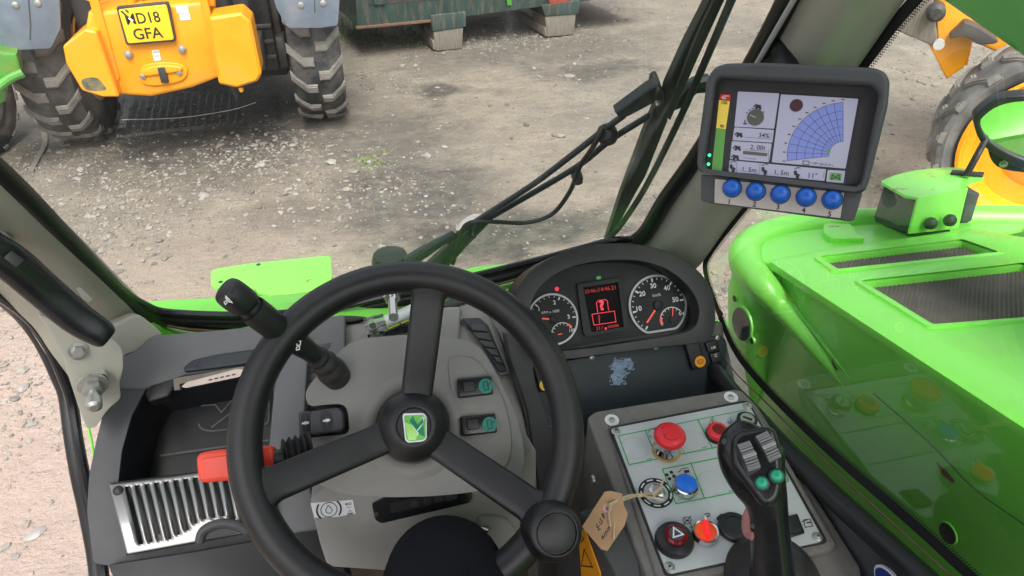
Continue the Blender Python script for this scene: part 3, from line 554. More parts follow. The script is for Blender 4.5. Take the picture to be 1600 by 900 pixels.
b = MB(); b.tube(pp(WO.off(.012), [(1145, -5), (1100, 100), (1060, 190), (1010, 290), (975, 345), (948, 378)]), .0045, WM, 8, flat=.7); b.tube(pp(WO.off(.012), [(1120, -5), (1088, 62), (1058, 140)]), .003, WM, 8); b.build('blade_rubber', t)
b = MB(); b.poly(pp(WO.off(.010), cat2([(1026, 146), (1034, 142), (1039, 152), (1036, 170), (1028, 176), (1023, 162)], 3)), WP.n*-.03, WM, .004); hexbolt(b, WO.p(1027, 160, .011), WP.n, .003); b.build('pivot', t)
b = MB(); b.tube(pp(WO.off(-.01), [(1035, 168), (1062, 158), (1082, 135), (1105, 130)]), [.007, .009, .011, .012], WM, 10); b.build('blade_bracket', t)
# ------------------------------------------------------------------ engine hood
HT = Pl((.68, .919, 1.650), (0, .172, .985)); HS = Pl((.68, 0, 0), (-1, 0, 0))
t = thing('engine_hood', (1.1, .7, 1.2), 'bright lime green engine hood with two mesh grilles outside the right-hand window', 'hood')
A, B_, Cc = HT.p(1205, 405), HT.p(1520, 357), HT.p(1604, 372)
lid = [A, HT.p(1262, 394), B_, Cc, HT.at(Cc.x+.16, .6), HT.at(Cc.x+.16, -.7), HT.at(.672, -.7), HT.at(.672, A.y-.01)]
h1 = rc([(1280, 404), (1503, 377), (1560, 397), (1308, 424)], 5); h2 = [(1345, 442), (1598, 414), (1700, 452), (1800, 484), (1457, 511)]
b = MB(); b.poly(lid, HT.n*-.012, GREEN, .004, holes=[pp(HT, h1), pp(HT, rc(h2, 5))]); b.build('lid', t)
for h in (h1, rc(h2, 5)):
    P = pp(HT, h); Q = pp(HT.off(-.016), h); cen = sum(P, V((0, 0, 0)))/len(P); gr = MB()
    fr = MB(); k = len(P); o1 = [p+(cen-p).normalized()*-.010+HT.n*.0035 for p in P]; o2 = [p+HT.n*.0045 for p in P]; o3 = [q+(cen-q).normalized()*.006 for q in Q]
    fr.raw([p+(cen-p).normalized()*-.012+HT.n*-.001 for p in P]+o1+o2+o3, [(r_*k+i, r_*k+(i+1) % k, (r_+1)*k+(i+1) % k, (r_+1)*k+i) for r_ in range(3) for i in range(k)], GREEN); fr.build('grille_frame', t, 60)
    # woven wire: two families of rods inside the opening, over a dark backing
    xs = [p.x for p in P]; ys = [p.y for p in P]; x0, x1, y0, y1 = min(xs), max(xs), min(ys), max(ys)
    gr.flat([q+HT.n*-.010+(q-cen).normalized()*.01 for q in Q], mat('grille_back', (.05, .045, .042), .8, var=.5, vs=14, dirt=(.20, .13, .10), dirt_amt=.6, dirt_s=9))
    def clip(p, d):      # the span of a line inside the polygon (plan view)
        ts = []
        for i in range(k):
            a, c = P[i], P[(i+1) % k]; e = c-a; den = d.x*e.y-d.y*e.x
            if abs(den) < 1e-9: continue
            tt = ((a.x-p.x)*e.y-(a.y-p.y)*e.x)/den; uu = ((a.x-p.x)*d.y-(a.y-p.y)*d.x)/den
            if 0 <= uu < 1: ts.append(tt)
        return (min(ts), max(ts)) if len(ts) >= 2 else None
    for d, st_ in ((V((1, 1, 0)).normalized(), .0058), (V((1, -1, 0)).normalized(), .0058)):
        pn_ = V((-d.y, d.x, 0)); c0 = V(((x0+x1)/2, (y0+y1)/2, 0)); ext = math.hypot(x1-x0, y1-y0)/2; n_ = int(ext/st_)
        for i in range(-n_, n_+1):
            p = c0+pn_*(i*st_); c_ = clip(p, d)
            if not c_: continue
            a, c = p+d*(c_[0]-.004), p+d*(c_[1]+.004); a = HT.at(a.x, a.y)-HT.n*.012; c = HT.at(c.x, c.y)-HT.n*.012; w_ = pn_*.0016
            gr.raw([a-w_, a+w_, c+w_, c-w_, a+HT.n*.0016, c+HT.n*.0016], [(0, 4, 5, 3), (4, 1, 2, 5)], MESH)
    gr.build('grille', t, smooth=False)
# side skin of the hood, with a gap under the lid
sx = .683
def hsy(y): return HT.at(sx, y).z-.016
side = [V((sx, A.y-.008, hsy(A.y))), V((sx, A.y+.012, hsy(A.y)-.06)), V((sx, .80, 1.10)), V((sx, .70, .75)), V((sx, -.7, .75)), V((sx, -.7, hsy(-.7)))]
hole = [V((sx, .425, 1.49))+V((0, math.cos(a)*.011, math.sin(a)*.022)) for a in [2*math.pi*i/16 for i in range(16)]]
b = MB(); b.poly(side, (.02, 0, 0), GREEN, .003)
b.build('side_panel', t)
b = MB(); q = onx(1482, 833, sx-.002); b.lathe(q, (-1, 0, 0), [(.015, 0), (.015, .002), (.013, .0022)], GREEN, 20); b.lathe(q+V((-.0023, 0, 0)), (-1, 0, 0), [(.0135, 0), (.012, .0006)], BLK, 20); b.build('plug', t)
b = MB(); b.tube([onx(x, y, sx-.002) for x, y in ((1365, 615), (1450, 690), (1520, 762), (1600, 820))], .0006, DKMET, 6); b.build('scratch_line', t)
for px in ([(1300, 560), (1304, 570), (1309, 578), (1305, 577), (1300, 568)], [(1463, 722), (1478, 735), (1492, 752), (1488, 755), (1472, 742)], [(1262, 450), (1280, 461), (1296, 473), (1290, 474), (1270, 462)]):
    b = MB(); b.flat([onx(x, y, sx-.0008) for x, y in px], RUST); b.build('paint_chip', t, smooth=False)
b = MB(); hexbolt(b, onx(1215, 438, sx-.0008), (-1, 0, 0), .008, GREEN); b.build('bolt', t)
# front body with its rolled edge
HB = HT.off(-.035); pth = [(1640, 345), (1500, 343), (1400, 346), (1280, 352), (1205, 366), (1170, 385), (1166, 412), (1190, 445), (1230, 490), (1295, 562), (1362, 640)]
PH = pp(HB, pth[:8])+[onx(1224, 480, .676), onx(1272, 536, .686), onx(1336, 616, .697)]; P = cat(PH, 6); b = MB(); b.tube(PH, [.030, .030, .030, .030, .031, .031, .030, .026, .022, .017, .010], GREEN, 18)
b.build('rolled_edge', t)
b = MB(); low = [p+V((-.012+.020*min(1, max(0, (i/len(P)-.62)/.12)), .004, -.02)) for i, p in enumerate(P)]; rows = [[p+V((-.004, 0, 0)) for p in low], [p+V((-.004, .006, -.06)) for p in low], [p+V((.008, -.01, -.16)) for p in low], [p+V((.09, -.05, -.55)) for p in low]]
k = len(low); b.raw([p for r_ in rows for p in r_], [(r_*k+i, r_*k+i+1, (r_+1)*k+i+1, (r_+1)*k+i) for r_ in range(3) for i in range(k-1)], GREEN); o = b.build('front_skin', t); solid(o, .004, 1)
b = MB(); b.poly(pp(HB.off(.012), cat2([(1400, 349), (1300, 356), (1222, 366), (1192, 380), (1186, 396), (1206, 412), (1300, 405), (1520, 372), (1600, 350)], 3)), (0, 0, -.01), GREEN, .002); b.build('top_pan', t)
b = MB(); b.poly(pp(HB.off(.022), rc([(1288, 348), (1330, 350), (1340, 366), (1352, 372), (1300, 372), (1286, 362)], 3)), (0, 0, -.012), GREENR, .003); b.build('rusty_bracket', t)
for (x0, y0), (x1, y1) in (((1205, 450), (1345, 640)), ((1222, 455), (1355, 625))): b = MB(); b.tube([onx(x0, y0, .679), onx((x0+x1)/2, (y0+y1)/2, .6835), onx(x1, y1, .685)], [.0038, .0038, .001], GREEN, 10); b.build('pressed_rib', t)
for x, y, r in ((1161, 506, .030), (1151, 466, .006), (1178, 532, .006)):
    b = MB(); q = onx(x, y, .635); b.lathe(q, (-1, 0, 0), [(r*1.15, 0), (r*1.12, .003), (r, .004)], GREEN, 24); b.lathe(q+V((-.004, 0, 0)), (-1, 0, 0), [(r, 0), (r*.97, .0008)], BLK if r < .02 else LENS, 24); b.build('socket_hole' if r > .02 else 'bolt_hole', t)
b = MB(); b.poly([onz(x, y, 1.22) for x, y in ((1100, 497), (1160, 500), (1230, 700), (1150, 700))], (0, 0, -.02), GREEN, .005); b.build('step_plate', t)
# ------------------------------------------------------------------ lamp bracket on the hood
q = HT.p(1450, 362); LB = Pl(q, (-.12, -.98, .15))
t = thing('work_lamp', tuple(q), 'boxy work lamp with dark lens under a lime green bracket on the hood', 'lamp')
side = [(1435, 309), (1513, 294), (1498, 357), (1420, 366)]
TP = Pl(LB.p(1435, 309), (0, .22, .97)); b = MB(); b.poly([TP.p(1435, 309), TP.p(1513, 294), LB.p(1498, 357)*.5+Pl(TP.p(1513, 294), LB.n).p(1498, 357)*.5, LB.p(1420, 366)], LB.n*-.005, GREEN, .001)
b.poly(pp(TP, cat2([(1380, 286), (1378, 282), (1400, 273), (1430, 266), (1470, 262), (1508, 263), (1538, 276), (1528, 281), (1510, 288), (1513, 294)], 2, False)+[(1435, 309), (1430, 308), (1416, 306)]), (0, 0, -.005), GREENR, .001); b.build('bracket', t)
la, lb = TP.p(1380, 289, -.008), TP.p(1432, 309, -.008); ln = (lb-la).cross(UP); ln.z = 0; ln = ln if ln.dot(CAM-la) > 0 else -ln; LP = Pl(la, ln); b = MB(); b.poly([la, V((lb.x, lb.y, la.z*.3+lb.z*.7)), LP.p(1418, 366), LP.p(1362, 346)], -LP.n*.085, LENS, .005); b.build('lamp_body', t)
b = MB(); HK = Pl(TP.p(1514, 300, -.02), (0.1, -.99, 0)); b.poly(pp(HK, [(1512, 300), (1532, 303), (1519, 345), (1500, 356)]), (0, .05, 0), MON, .004); b.build('lamp_heatsink', t)
for x, y in ((1452, 348), (1482, 343)): MB().lathe(LB.p(x, y), LB.n, [(.011, 0), (.012, .004), (.010, .010), (.004, .013)], BLK, 16).build('rubber_bolt', t)
# ------------------------------------------------------------------ mirror
q = TP.p(1508, 278); mc = D(1606, 208, (q-CAM).length*1.02)
tgt = V((1.08, .50, 1.52)); mn = ((tgt-mc).normalized()-(mc-CAM).normalized()).normalized(); MP = Pl(mc, mn)
t = thing('wing_mirror', tuple(q), 'black framed oval mirror on a thin stalk above the hood at the right edge', 'mirror')
ol = cat2([(1521, 190), (1528, 176), (1556, 156), (1600, 149), (1680, 152), (1720, 180), (1720, 240), (1690, 265), (1640, 268), (1600, 265), (1560, 246), (1532, 222)], 3); il = cat2([(1532, 193), (1540, 180), (1562, 166), (1600, 159), (1672, 163), (1706, 186), (1706, 236), (1680, 254), (1640, 257), (1602, 250), (1566, 234), (1542, 216)], 3)
b = MB(); b.poly(pp(MP.off(.008), ol), -mn*.03, BLK, .003, holes=[pp(MP.off(.008), il)]); b.build('frame', t)
b = MB(); b.poly(pp(MP.off(-.002), cat2([(1526, 192), (1534, 178), (1560, 160), (1600, 154), (1676, 158), (1712, 184), (1712, 238), (1684, 260), (1640, 262), (1600, 257), (1562, 240), (1536, 218)], 3)), -mn*.004, MIRR); b.build('glass', t)
b = MB(); b.poly(pp(MP.off(-.02), cat2([(1545, 236), (1560, 245), (1600, 262), (1640, 268), (1640, 275), (1600, 270), (1565, 264), (1550, 252)], 3)), -mn*.04, BLK, .01); hexbolt(b, MP.p(1568, 256, -.018), mn, .005, ZINC); b.build('back_shell', t)
b = MB(); b.tube([q+UP*.004, D(1528, 240, (q-CAM).length), D(1540, 218, (q-CAM).length*1.015)], .0065, BLK, 10); b.build('stalk', t)
b = MB(); a = TP.p(1486, 269, .004); c = TP.p(1537, 273, .004); b.box((a+c)/2, c-a, UP, (c-a).cross(UP), (c-a).length, .006, .018, DKMET, .002); b.build('foot_plate', t)
# ------------------------------------------------------------------ lifting boom
a, c = onx(1465, 0, .78), onx(1600, 95, .78); d = (a-c).normalized(); a2, c2 = a+d*1.4, c-d*1.6; up_ = V((1, 0, 0)).cross(d).normalized(); up_ = up_ if up_.z > 0 else -up_
b = MB(); b.poly([a2, c2, c2+up_*.34, a2+up_*.34], (.28, 0, 0), DGREEN, .012); o = b.build('lifting_boom', loc=(a+c)/2); tag(o, 'dark green telescopic boom crossing the top right corner', 'boom')
# ================================================================== THE CAB
cab = thing('loader_cab', (0, .3, 1.1), 'grey trimmed cab frame around the windscreen, with its pillars, seals and glass', 'cab')
XR = .52; SW = Pl((XR, 0, 0), (-1, 0, 0))
# windscreen glass and its black seal
gl = [(-40, 236), (30, 300), (110, 382), (185, 458), (225, 487), (270, 500), (400, 503), (520, 492), (600, 475), (700, 452), (850, 415), (950, 388), (1000, 372), (1040, 312), (1100, 228), (1190, 80), (1262, -60)]
gp = [WP.p(x, y, -.004) for x, y in gl]; top = [WP.p(1262, -60, -.004)+V((0, -.13, .2)), WP.p(-40, 236, -.004)+V((-.03, -.25, .39))]
b = MB(); b.flat(gp+top, GLASSF); b.build('windscreen', cab, smooth=False)
b = MB(); b.tube([WP.p(x, y, .004) for x, y in gl], .0125, BLK, 14, sub=5); b.tube([WP.p(x, y-11 if x < 1000 else y-4, .002) for x, y in gl], .006, BLKG, 8, sub=5); b.build('windscreen_seal', cab)
# green flange that the lower seal grips
fl = [(232, 503), (262, 516), (310, 523), (400, 524), (520, 511), (600, 494), (700, 470), (850, 433), (880, 424)]
b = MB(); b.tube([WP.p(x, y, .014) for x, y in fl], .0085, GREEN, 10, flat=.6); b.tube([WP.p(x, y+9, .012) for x, y in fl], .006, GREEN, 8)
b.build('green_flange', cab)
b = MB(); b.tube([WP.p(x, y-6+random.uniform(-1, 1), .020) for x, y in fl[1:-1]], [.003, .005, .004, .005, .003, .004, .003], RUST, 8, flat=.6, sub=8); b.build('rust_strip', cab)
# left pillar trim: a swept rounded section between the windscreen seal and the door seal
L1 = [WP.p(x, y, .012) for x, y in ((-90, 205), (0, 290), (60, 348), (120, 404), (180, 462), (222, 500), (248, 528))]
L3 = [onx(x, y, -.47) for x, y in ((-90, 375), (0, 452), (30, 480), (60, 510), (85, 548), (110, 590), (130, 620))]
rows = []
for a, c in zip(L1, L3):
    m_ = (a+c)/2; tw = (CAM-m_).normalized(); rows.append([a+V((0, .03, 0)), a, a*.75+c*.25+tw*.022, m_+tw*.03, a*.25+c*.75+tw*.018, c, c+V((-.02, .02, 0))])
o = patch(rows, GREYG).build('pillar', cab); solid(o, .006, 1)
# lower bracket cover of the left pillar
PB = Pl(D(150, 560, 1.02), (.35, -.90, .25))
b = MB(); b.poly(pp(PB, rc([(58, 490), (110, 512), (175, 528), (192, 545), (193, 575), (186, 600), (190, 622), (168, 640), (150, 668), (135, 670), (124, 640), (104, 578), (102, 566), (85, 530)], 9)), -PB.n*.05, GREYG, .010, 4); b.build('hinge_cover', cab, 50)
b = MB(); b.poly(pp(PB.off(.014), rc([(128, 598), (142, 588), (166, 582), (172, 592), (166, 606), (148, 616), (130, 618)], 8)), -PB.n*.03, GREYG, .004); b.poly(pp(PB.off(.0165), rc([(136, 598), (146, 590), (164, 585), (170, 593), (164, 602), (148, 608), (138, 607)], 5)), -PB.n*.004, BLKP); b.line(PB.off(.016), [(150, 586), (159, 592), (163, 601)], .008, GREEN, .002); b.build('hinge_eye', cab)
b = MB(); c = PB.p(145, 600, .016); ax = (PB.n+V((-.15, 0, -.35))).normalized(); b.lathe(c, ax, [(.017, 0), (.017, .004), (.012, .005)], ZINC, 20); b.lathe(c+ax*.005, ax, [(.012, 0), (.012, .010), (.010, .011)], ZINC, 6); b.lathe(c+ax*.015, ax, [(.006, 0), (.006, .010), (.009, .012), (.009, .024), (.005, .027)], ZINC, 16); b.build('hinge_bolt', cab)
b = MB(); c = PB.p(122, 548, 0); hexbolt(b, c, PB.n, .0075); b.build('bolt', cab)
q = Pl(D(210, 535, 1.12), (.45, -.80, .40)); b = MB(); b.poly(pp(q, rc([(150, 520), (215, 488), (250, 516), (258, 528), (240, 546), (205, 564), (186, 600), (150, 600)], 14)), -q.n*.06, GREYG, .014, 6); b.build('pillar_foot', cab, 50)
# door seal
b = MB(); b.tube([onx(x, y, -.49) for x, y in ((-120, 392), (-40, 432), (10, 466), (45, 500), (72, 540), (95, 590), (106, 620), (114, 680), (124, 740), (137, 800), (150, 870), (160, 960))], .0135, BLK, 12); b.tube([onx(x, y, -.475) for x, y in ((-120, 400), (-40, 440), (14, 472), (52, 506), (80, 548), (101, 596), (112, 630), (122, 690), (134, 750), (148, 812), (160, 880), (168, 960))], .008, BLKG, 10); b.build('door_seal', cab)
b = MB(); b.tube([onx(x, y, -.455) for x, y in ((138, 668), (143, 690), (146, 712))], .0022, GREEN, 8); b.build('door_jamb', cab)
# grab handle on the left pillar
t = thing('grab_handle', tuple(D(80, 460, .92)), 'long black plastic grab handle screwed along the left pillar', 'handle')
b = pxloft([(-70, 345, .90, 22, .013), (-20, 385, .915, 23, .014), (20, 412, .925, 24, .015), (70, 455, .94, 23, .015), (120, 497, .95, 22, .014), (158, 521, .955, 19, .013), (168, 527, .957, 15, .011)], BLKG, n=24); b.build('grip', t)
b = MB(); q = D(22, 405, .903); nn = (CAM-q).normalized(); b.box(q, V((.6, -.2, -.7)), nn.cross(V((.6, -.2, -.7))), nn, .016, .011, .006, BLKP, .002); b.build('screw_pocket', t)
b = MB(); b.poly(pp(Pl(D(0, 365, .95), (CAM-D(0, 365, .95))), rc([(-40, 340), (-5, 352), (20, 372), (16, 386), (-4, 382), (-40, 372)], 6)), (CAM-D(0, 365, .95)).normalized()*-.03, GREYG, .006); b.build('end_cap', t)
b = MB(); b.poly(pp(Pl(D(128, 462, 1.03), (CAM-D(128, 462, 1.03))), rc([(118, 450), (126, 448), (146, 468), (140, 474), (130, 468)], 3)), (CAM-D(128, 462, 1.03)).normalized()*-.02, GREYG, .004); b.build('mount_lug', t)
# right pillar trim
R1 = [WP.p(x, y, .010) for x, y in ((990, 398), (1022, 370), (1060, 312), (1110, 236), (1165, 150), (1205, 85), (1262, -20), (1300, -90))]
R3 = [onx(x, y, XR-.006) for x, y in ((1080, 420), (1096, 402), (1140, 340), (1205, 262), (1272, 180), (1325, 112), (1406, -6), (1460, -80))]
rows = []
for a, c in zip(R1, R3):
    m_ = (a+c)/2; tw = (CAM-m_).normalized(); rows.append([a+V((0, .03, 0)), a, a*.75+c*.25+tw*.022, m_+tw*.028, a*.25+c*.75+tw*.012, c, c+V((.005, .02, 0))])
o = patch(rows, GREYG).build('pillar', cab); solid(o, .006, 1)
b = MB(); b.poly([D(x, y, .86) for x, y in rc([(1262, -40), (1240, 20), (1212, 56), (1190, 100), (1192, 112), (1262, 120), (1252, 60), (1254, 30), (1300, -40)], 6)], (.03, .05, 0), BLK, .003); b.lathe(D(1222, 52, .85), (CAM-D(1222, 52, .85)), [(.010, -.01), (.0105, .004), (.006, .008)], BLK, 16); b.build('monitor_bracket', cab)
b = MB(); b.tube([WP.p(x, y, .02) for x, y in ((1182, 100), (1243, -5), (1262, -40))], .0028, WHTD, 8, sub=1); b.build('light_strip', cab)
# side window with the printed dot edge
fr_in = [(1460, -40), (1402, 25), (1345, 100), (1280, 175), (1215, 255), (1150, 335), (1112, 385), (1100, 412), (1104, 440), (1118, 480), (1145, 545), (1180, 592), (1230, 645), (1300, 712), (1380, 782), (1440, 835), (1500, 890), (1560, 945)]
b = MB(); b.flat([SW.p(x, y) for x, y in fr_in]+[V((XR, -.6, 1.80)), V((XR, -.6, 2.6)), V((XR, .3, 2.6))], GLASSS); b.build('side_window', cab, smooth=False)
b = MB(); FI = [SW.p(x, y, .0012) for x, y in cat2(fr_in, 5, False)]; inw = []
ctr = V((XR-.0012, .35, 2.0))
off_ = lambda p, q, w: p+((V((0, -(q-p).normalized().z, (q-p).normalized().y))) * w if (V((0, -(q-p).z, (q-p).y))).dot(ctr-p) > 0 else (V((0, (q-p).normalized().z, -(q-p).normalized().y)))*w)
k = len(FI); band = []
for i in range(k):
    a, c = FI[max(i-1, 0)], FI[min(i+1, k-1)]; tdir = (c-a).normalized(); nn = V((0, -tdir.z, tdir.y)); nn = nn if nn.dot(ctr-FI[i]) > 0 else -nn; band.append((FI[i], tdir, nn))
wid = .010
b.raw([p-nn*.004 for p, _, nn in band]+[p+nn*wid for p, _, nn in band], [(i, i+1, k+i+1, k+i) for i in range(k-1)], BLKP)
acc = 0
for i in range(k-1):
    p, q = band[i][0], band[i+1][0]; L_ = (q-p).length; s_ = acc
    while s_ < L_:
        c = p+(q-p)*(s_/L_); nn, td = band[i][2], band[i][1]
        for r_, (dd, hw_) in enumerate(((wid, .0013), (wid+.0024, .0009), (wid+.0044, .0006))):
            o_ = c+nn*dd+td*(.0015 if r_ % 2 else 0); b.raw([o_-td*hw_-nn*.0012, o_+td*hw_-nn*.0012, o_+td*hw_*.6+nn*.0010, o_-td*hw_*.6+nn*.0010], [(0, 1, 2, 3)], BLKP)
        s_ += .0031
    acc = s_-L_
b.build('printed_edge', cab, smooth=False)
# lower window rail (black pipe-like capping) and the dark inner wall
b = MB(); rl = [(1085, 505), (1140, 590), (1185, 640), (1240, 700), (1310, 768), (1400, 850), (1470, 915), (1560, 1000)]
b.tube([onx(x-10, y+6, XR-.022) for x, y in rl], .017, BLK, 16, flat=.8); b.build('window_rail', cab)
b = MB(); b.tube([onx(x, y, XR-.004) for x, y in [(1105, 515), (1146, 578), (1180, 612), (1236, 668), (1305, 736), (1384, 808), (1470, 886), (1560, 966)]], .0010, RUST, 6); b.build('rail_edge', cab)
b = MB(); a = [onx(x-16, y+18, XR-.018) for x, y in rl]; a[0] = a[0]+V((0, .12, 0)); b.raw(a+[V((p.x+.006, p.y, 1.05)) for p in a], [(i, i+1, len(a)+i+1, len(a)+i) for i in range(len(a)-1)], DASH); o = b.build('side_wall', cab); solid(o, .008, 1)
b = MB(); q = onx(1388, 912, XR-.030); U_ = V((0, -1, .18)).normalized(); Vq = U_.cross(V((1, 0, 0))); Vq = Vq if Vq.z > 0 else -Vq
b.poly([q+U_*(.022*math.cos(a))+Vq*(.016*math.sin(a)) for a in [2*math.pi*i/28 for i in range(28)]], (.003, 0, 0), WHITEL); b.poly([q+V((-.001, 0, 0))+U_*(.019*math.cos(a))+Vq*(.013*math.sin(a)) for a in [2*math.pi*i/28 for i in range(28)]], (.001, 0, 0), SKYB); b.build('oval_badge', cab)
# maker's marks etched on the glass
b = MB(); b.ptext('KH', WP.off(-.0055), (980, 352), (990, 350), BLKP, .0); 
for i in range(3): b.line(WP.off(-.0055), [(962, 356+i*4), (988, 352+i*4)], .0009, DKMET, .0)
b.build('glass_mark', cab)
b = MB(); Sm = SW.off(.0015)
b.line(Sm, cat2([(1118, 482), (1124, 478), (1132, 486), (1133, 496), (1126, 497), (1119, 490)], 3), .0008, BLKP, 0, True); b.line(Sm, [(1124, 484), (1130, 492)], .004, BLKP, 0)
for i in range(3): b.line(Sm, [(1117-i, 492+i*4), (1129, 507+i*3)], .0011, BLKP, 0)
b.build('glass_mark', cab)
# floor, and an unseen roof and rear wall shaped to set the cab's light
b = MB(); b.poly([V((-.52, .55, 2.64)), V((.54, .55, 2.64)), V((.54, -.75, 2.64)), V((-.52, -.75, 2.64))], (0, 0, .06), DASH, .02); b.build('roof', cab)
b = MB(); b.poly([V((-.5, -.78, 1.1)), V((.5, -.78, 1.1)), V((.5, -.78, 2.10)), V((-.5, -.78, 2.10))], (0, -.03, 0), DASH, .01); b.build('rear_wall', cab)
b = MB(); b.poly([V((-.42, .92, 1.08)), V((.51, .92, 1.08)), V((.51, -.78, 1.08)), V((-.42, -.78, 1.08))], (0, 0, -.03), BROWN, .01); b.build('floor', cab)
b = MB(); b.poly([V((-.40, .90, 1.09)), V((.60, .90, 1.09)), V((.60, .90, 1.50)), V((-.40, .90, 1.50))], (0, .03, 0), DASH, .01); b.build('front_wall', cab)
# ================================================================== DASHBOARD
def screw(parent, pl, x, y, r=.0042, h=.001, m=None, name='screw'):
    b = MB(); c = pl.p(x, y, h); b.lathe(c, pl.n, [(r, 0), (r, .0012), (r*.75, .0018), (r*.35, .0018), (r*.30, .0004)], m or ZINC, 16); b.lathe(c+pl.n*.0012, pl.n, [(r*.32, 0), (r*.30, .0005)], BLKP, 6); return b.build(name, parent)
DL = Pl(ony(300, 560, .85), (0, -.55, .835))
dash = thing('dashboard', (0, .8, 1.5), 'charcoal dashboard left of the steering column, with an open storage bin', 'dashboard')
outer = [(146, 880), (136, 800), (139, 745), (150, 690), (160, 650), (170, 605), (180, 556), (215, 548), (240, 524), (330, 522), (430, 514), (520, 500), (540, 540), (478, 640), (470, 700), (500, 840), (440, 860), (172, 884)]
hole = rc([(228, 606), (425, 570), (432, 700), (405, 728), (184, 758), (190, 705), (205, 650)], 6)
b = MB(); b.poly(pp(DL, rc(outer, 8)), DL.n*-.03, DASH, .006, holes=[pp(DL, hole)]); b.build('dash_shell', dash, 40)
b = MB(); b.poly(pp(DL.off(.004), rc([(236, 524), (330, 516), (430, 506), (540, 490), (540, 562), (400, 570), (288, 586), (262, 598), (222, 608), (176, 606), (182, 560), (214, 546)], 9)), DL.n*-.008, DASHL, .004); b.build('dash_top', dash, 40)
b = MB(); b.poly(pp(DL.off(.010), rc([(286, 574), (300, 562), (340, 553), (480, 534), (480, 556), (288, 581)], 6)), DL.n*-.008, PANEL, .003)
for i in range(6): b.line(DL.off(.0105), [(309+i*19, 571-i*3), (311+i*19, 574-i*3), (315+i*19, 573-i*3)], .0014, BLKP, .0004)
b.line(DL.off(.0105), [(304, 577), (311, 564)], .0016, BLKP, .0004); b.line(DL.off(.0105), [(299, 571), (303, 570)], .0016, BLKP, .0004); b.build('rubber_insert', dash)
# the bin
b = MB(); H = pp(DL, hole); cen = sum(H, V((0, 0, 0)))/len(H); dp = V((0, .05, -.085)); Bk = [cen+(p-cen)*.93+dp for p in H]; k = len(H)
b.raw([p-DL.n*.004 for p in H]+Bk, [(i, (i+1) % k, k+(i+1) % k, k+i) for i in range(k)]+[tuple(range(2*k-1, k-1, -1))], mat('bin_black', (.010, .012, .015), .5, var=.3, vs=10, dirt=(.06, .045, .03), dirt_amt=.4, dirt_s=12))
BB = Pl(cen+dp+DL.n*.002, DL.n)
b.line(BB, cat2(rc([(302, 628), (312, 622), (420, 606), (420, 662), (330, 674), (312, 670)], 8), 1), .0022, DASHL, .001); b.line(BB, [(314, 634), (336, 632), (346, 644), (362, 626), (420, 618)], .0022, DASHL, .001); b.line(BB, [(330, 668), (362, 644), (374, 650)], .0022, DASHL, .001); b.line(BB, [(250, 712), (420, 688)], .003, DASHL, .002); b.build('storage_bin', dash, 30)
b = MB(); b.poly(pp(DL.off(.006), [(226, 614), (234, 602), (272, 590), (272, 606), (262, 620), (232, 628)]), DL.n*-.02, BLK, .004); b.build('bin_corner', dash)
t = thing('paper_slip', tuple(DL.p(330, 592)), 'folded whitish paper slip tucked under the dash ledge above the storage bin', 'paper')
b = MB(); b.poly(pp(DL.off(.008), rc([(283, 604), (292, 597), (368, 577), (380, 577), (382, 584), (372, 589), (290, 606)], 3)), DL.n*-.002, PAPER)
for i in range(5): b.line(DL.off(.0085), [(326+i*9, 594-i*2), (332+i*9, 592.5-i*2)], .0018, BLKP, .0003)
b.build('sheet', t); b = MB(); b.poly(pp(DL.off(.0065), [(270, 592), (276, 590), (380, 572), (384, 576), (280, 600), (282, 608), (272, 610)]), DL.n*-.004, WOOD, .001); b.build('clip', t)
# slotted stainless cover
C4 = [V((170, 755, 0)), V((432, 722, 0)), V((448, 822, 0)), V((198, 868, 0))]
def bil(u, v): return C4[0]*(1-u)*(1-v)+C4[1]*u*(1-v)+C4[2]*u*v+C4[3]*(1-u)*v
def sp_(u, v): q = bil(u, v); return DL.p(q.x, q.y, .004+.016*math.sin(min(1, v*1.25)*math.pi*.55)-.020*max(0, v-.55)**1.5)
us = [0, .015, .06, .088]; sl_ = []
for i in range(15): us += [us[-1]+.030, us[-1]+.030+.028]; sl_.append(len(us)-3)
us = [min(u, 1) for u in us]; nv = 26; b = MB(); vs = [sp_(u, j/nv) for j in range(nv+1) for u in us]; nu = len(us); fs = []
bots = [.90, .90, .90, .88, .85, .80, .74, .70, .70, .71, .76, .84, .86, .86, .86]
for j in range(nv):
    for i in range(nu-1):
        if i in sl_ and .09 < (j+.5)/nv < bots[sl_.index(i)]: continue
        fs.append((j*nu+i, j*nu+i+1, (j+1)*nu+i+1, (j+1)*nu+i))
bk = MB(); bk.flat([DL.p(*p, .0015) for p in ((184, 762), (425, 730), (440, 812), (206, 858))], BLKP); bk.build('cover_backing', dash, smooth=False); b.raw(vs, fs, STEEL); o = b.build('steel_cover', dash, 60); solid(o, .0015, 0)
b = MB(); ctr_ = sp_(.62, .93); b.tube([sp_(.46, 1.0)+DL.n*.003, sp_(.50, .86)+DL.n*.006, sp_(.60, .80)+DL.n*.007, sp_(.70, .86)+DL.n*.006, sp_(.76, .98)+DL.n*.003], .006, DASH, 10); b.poly([sp_(u, v)+DL.n*.004 for u, v in ((.48, .99), (.53, .88), (.62, .84), (.70, .88), (.75, .97))], DL.n*-.004, BLKP); b.build('cable_grommet', dash)
b = MB(); c = sp_(.045, .12); b.lathe(c, DL.n, [(.0065, 0), (.006, .003), (.003, .005)], BLK, 16); b.build('cover_screw', dash)
for q in ([(248, 834), (249, 850), (261, 851), (257, 842)], [(268, 842), (268, 848), (276, 846)]): b = MB(); b.poly(pp(DL.off(.003), q), DL.n*-.001, PAPER); b.build('label_scrap', dash)
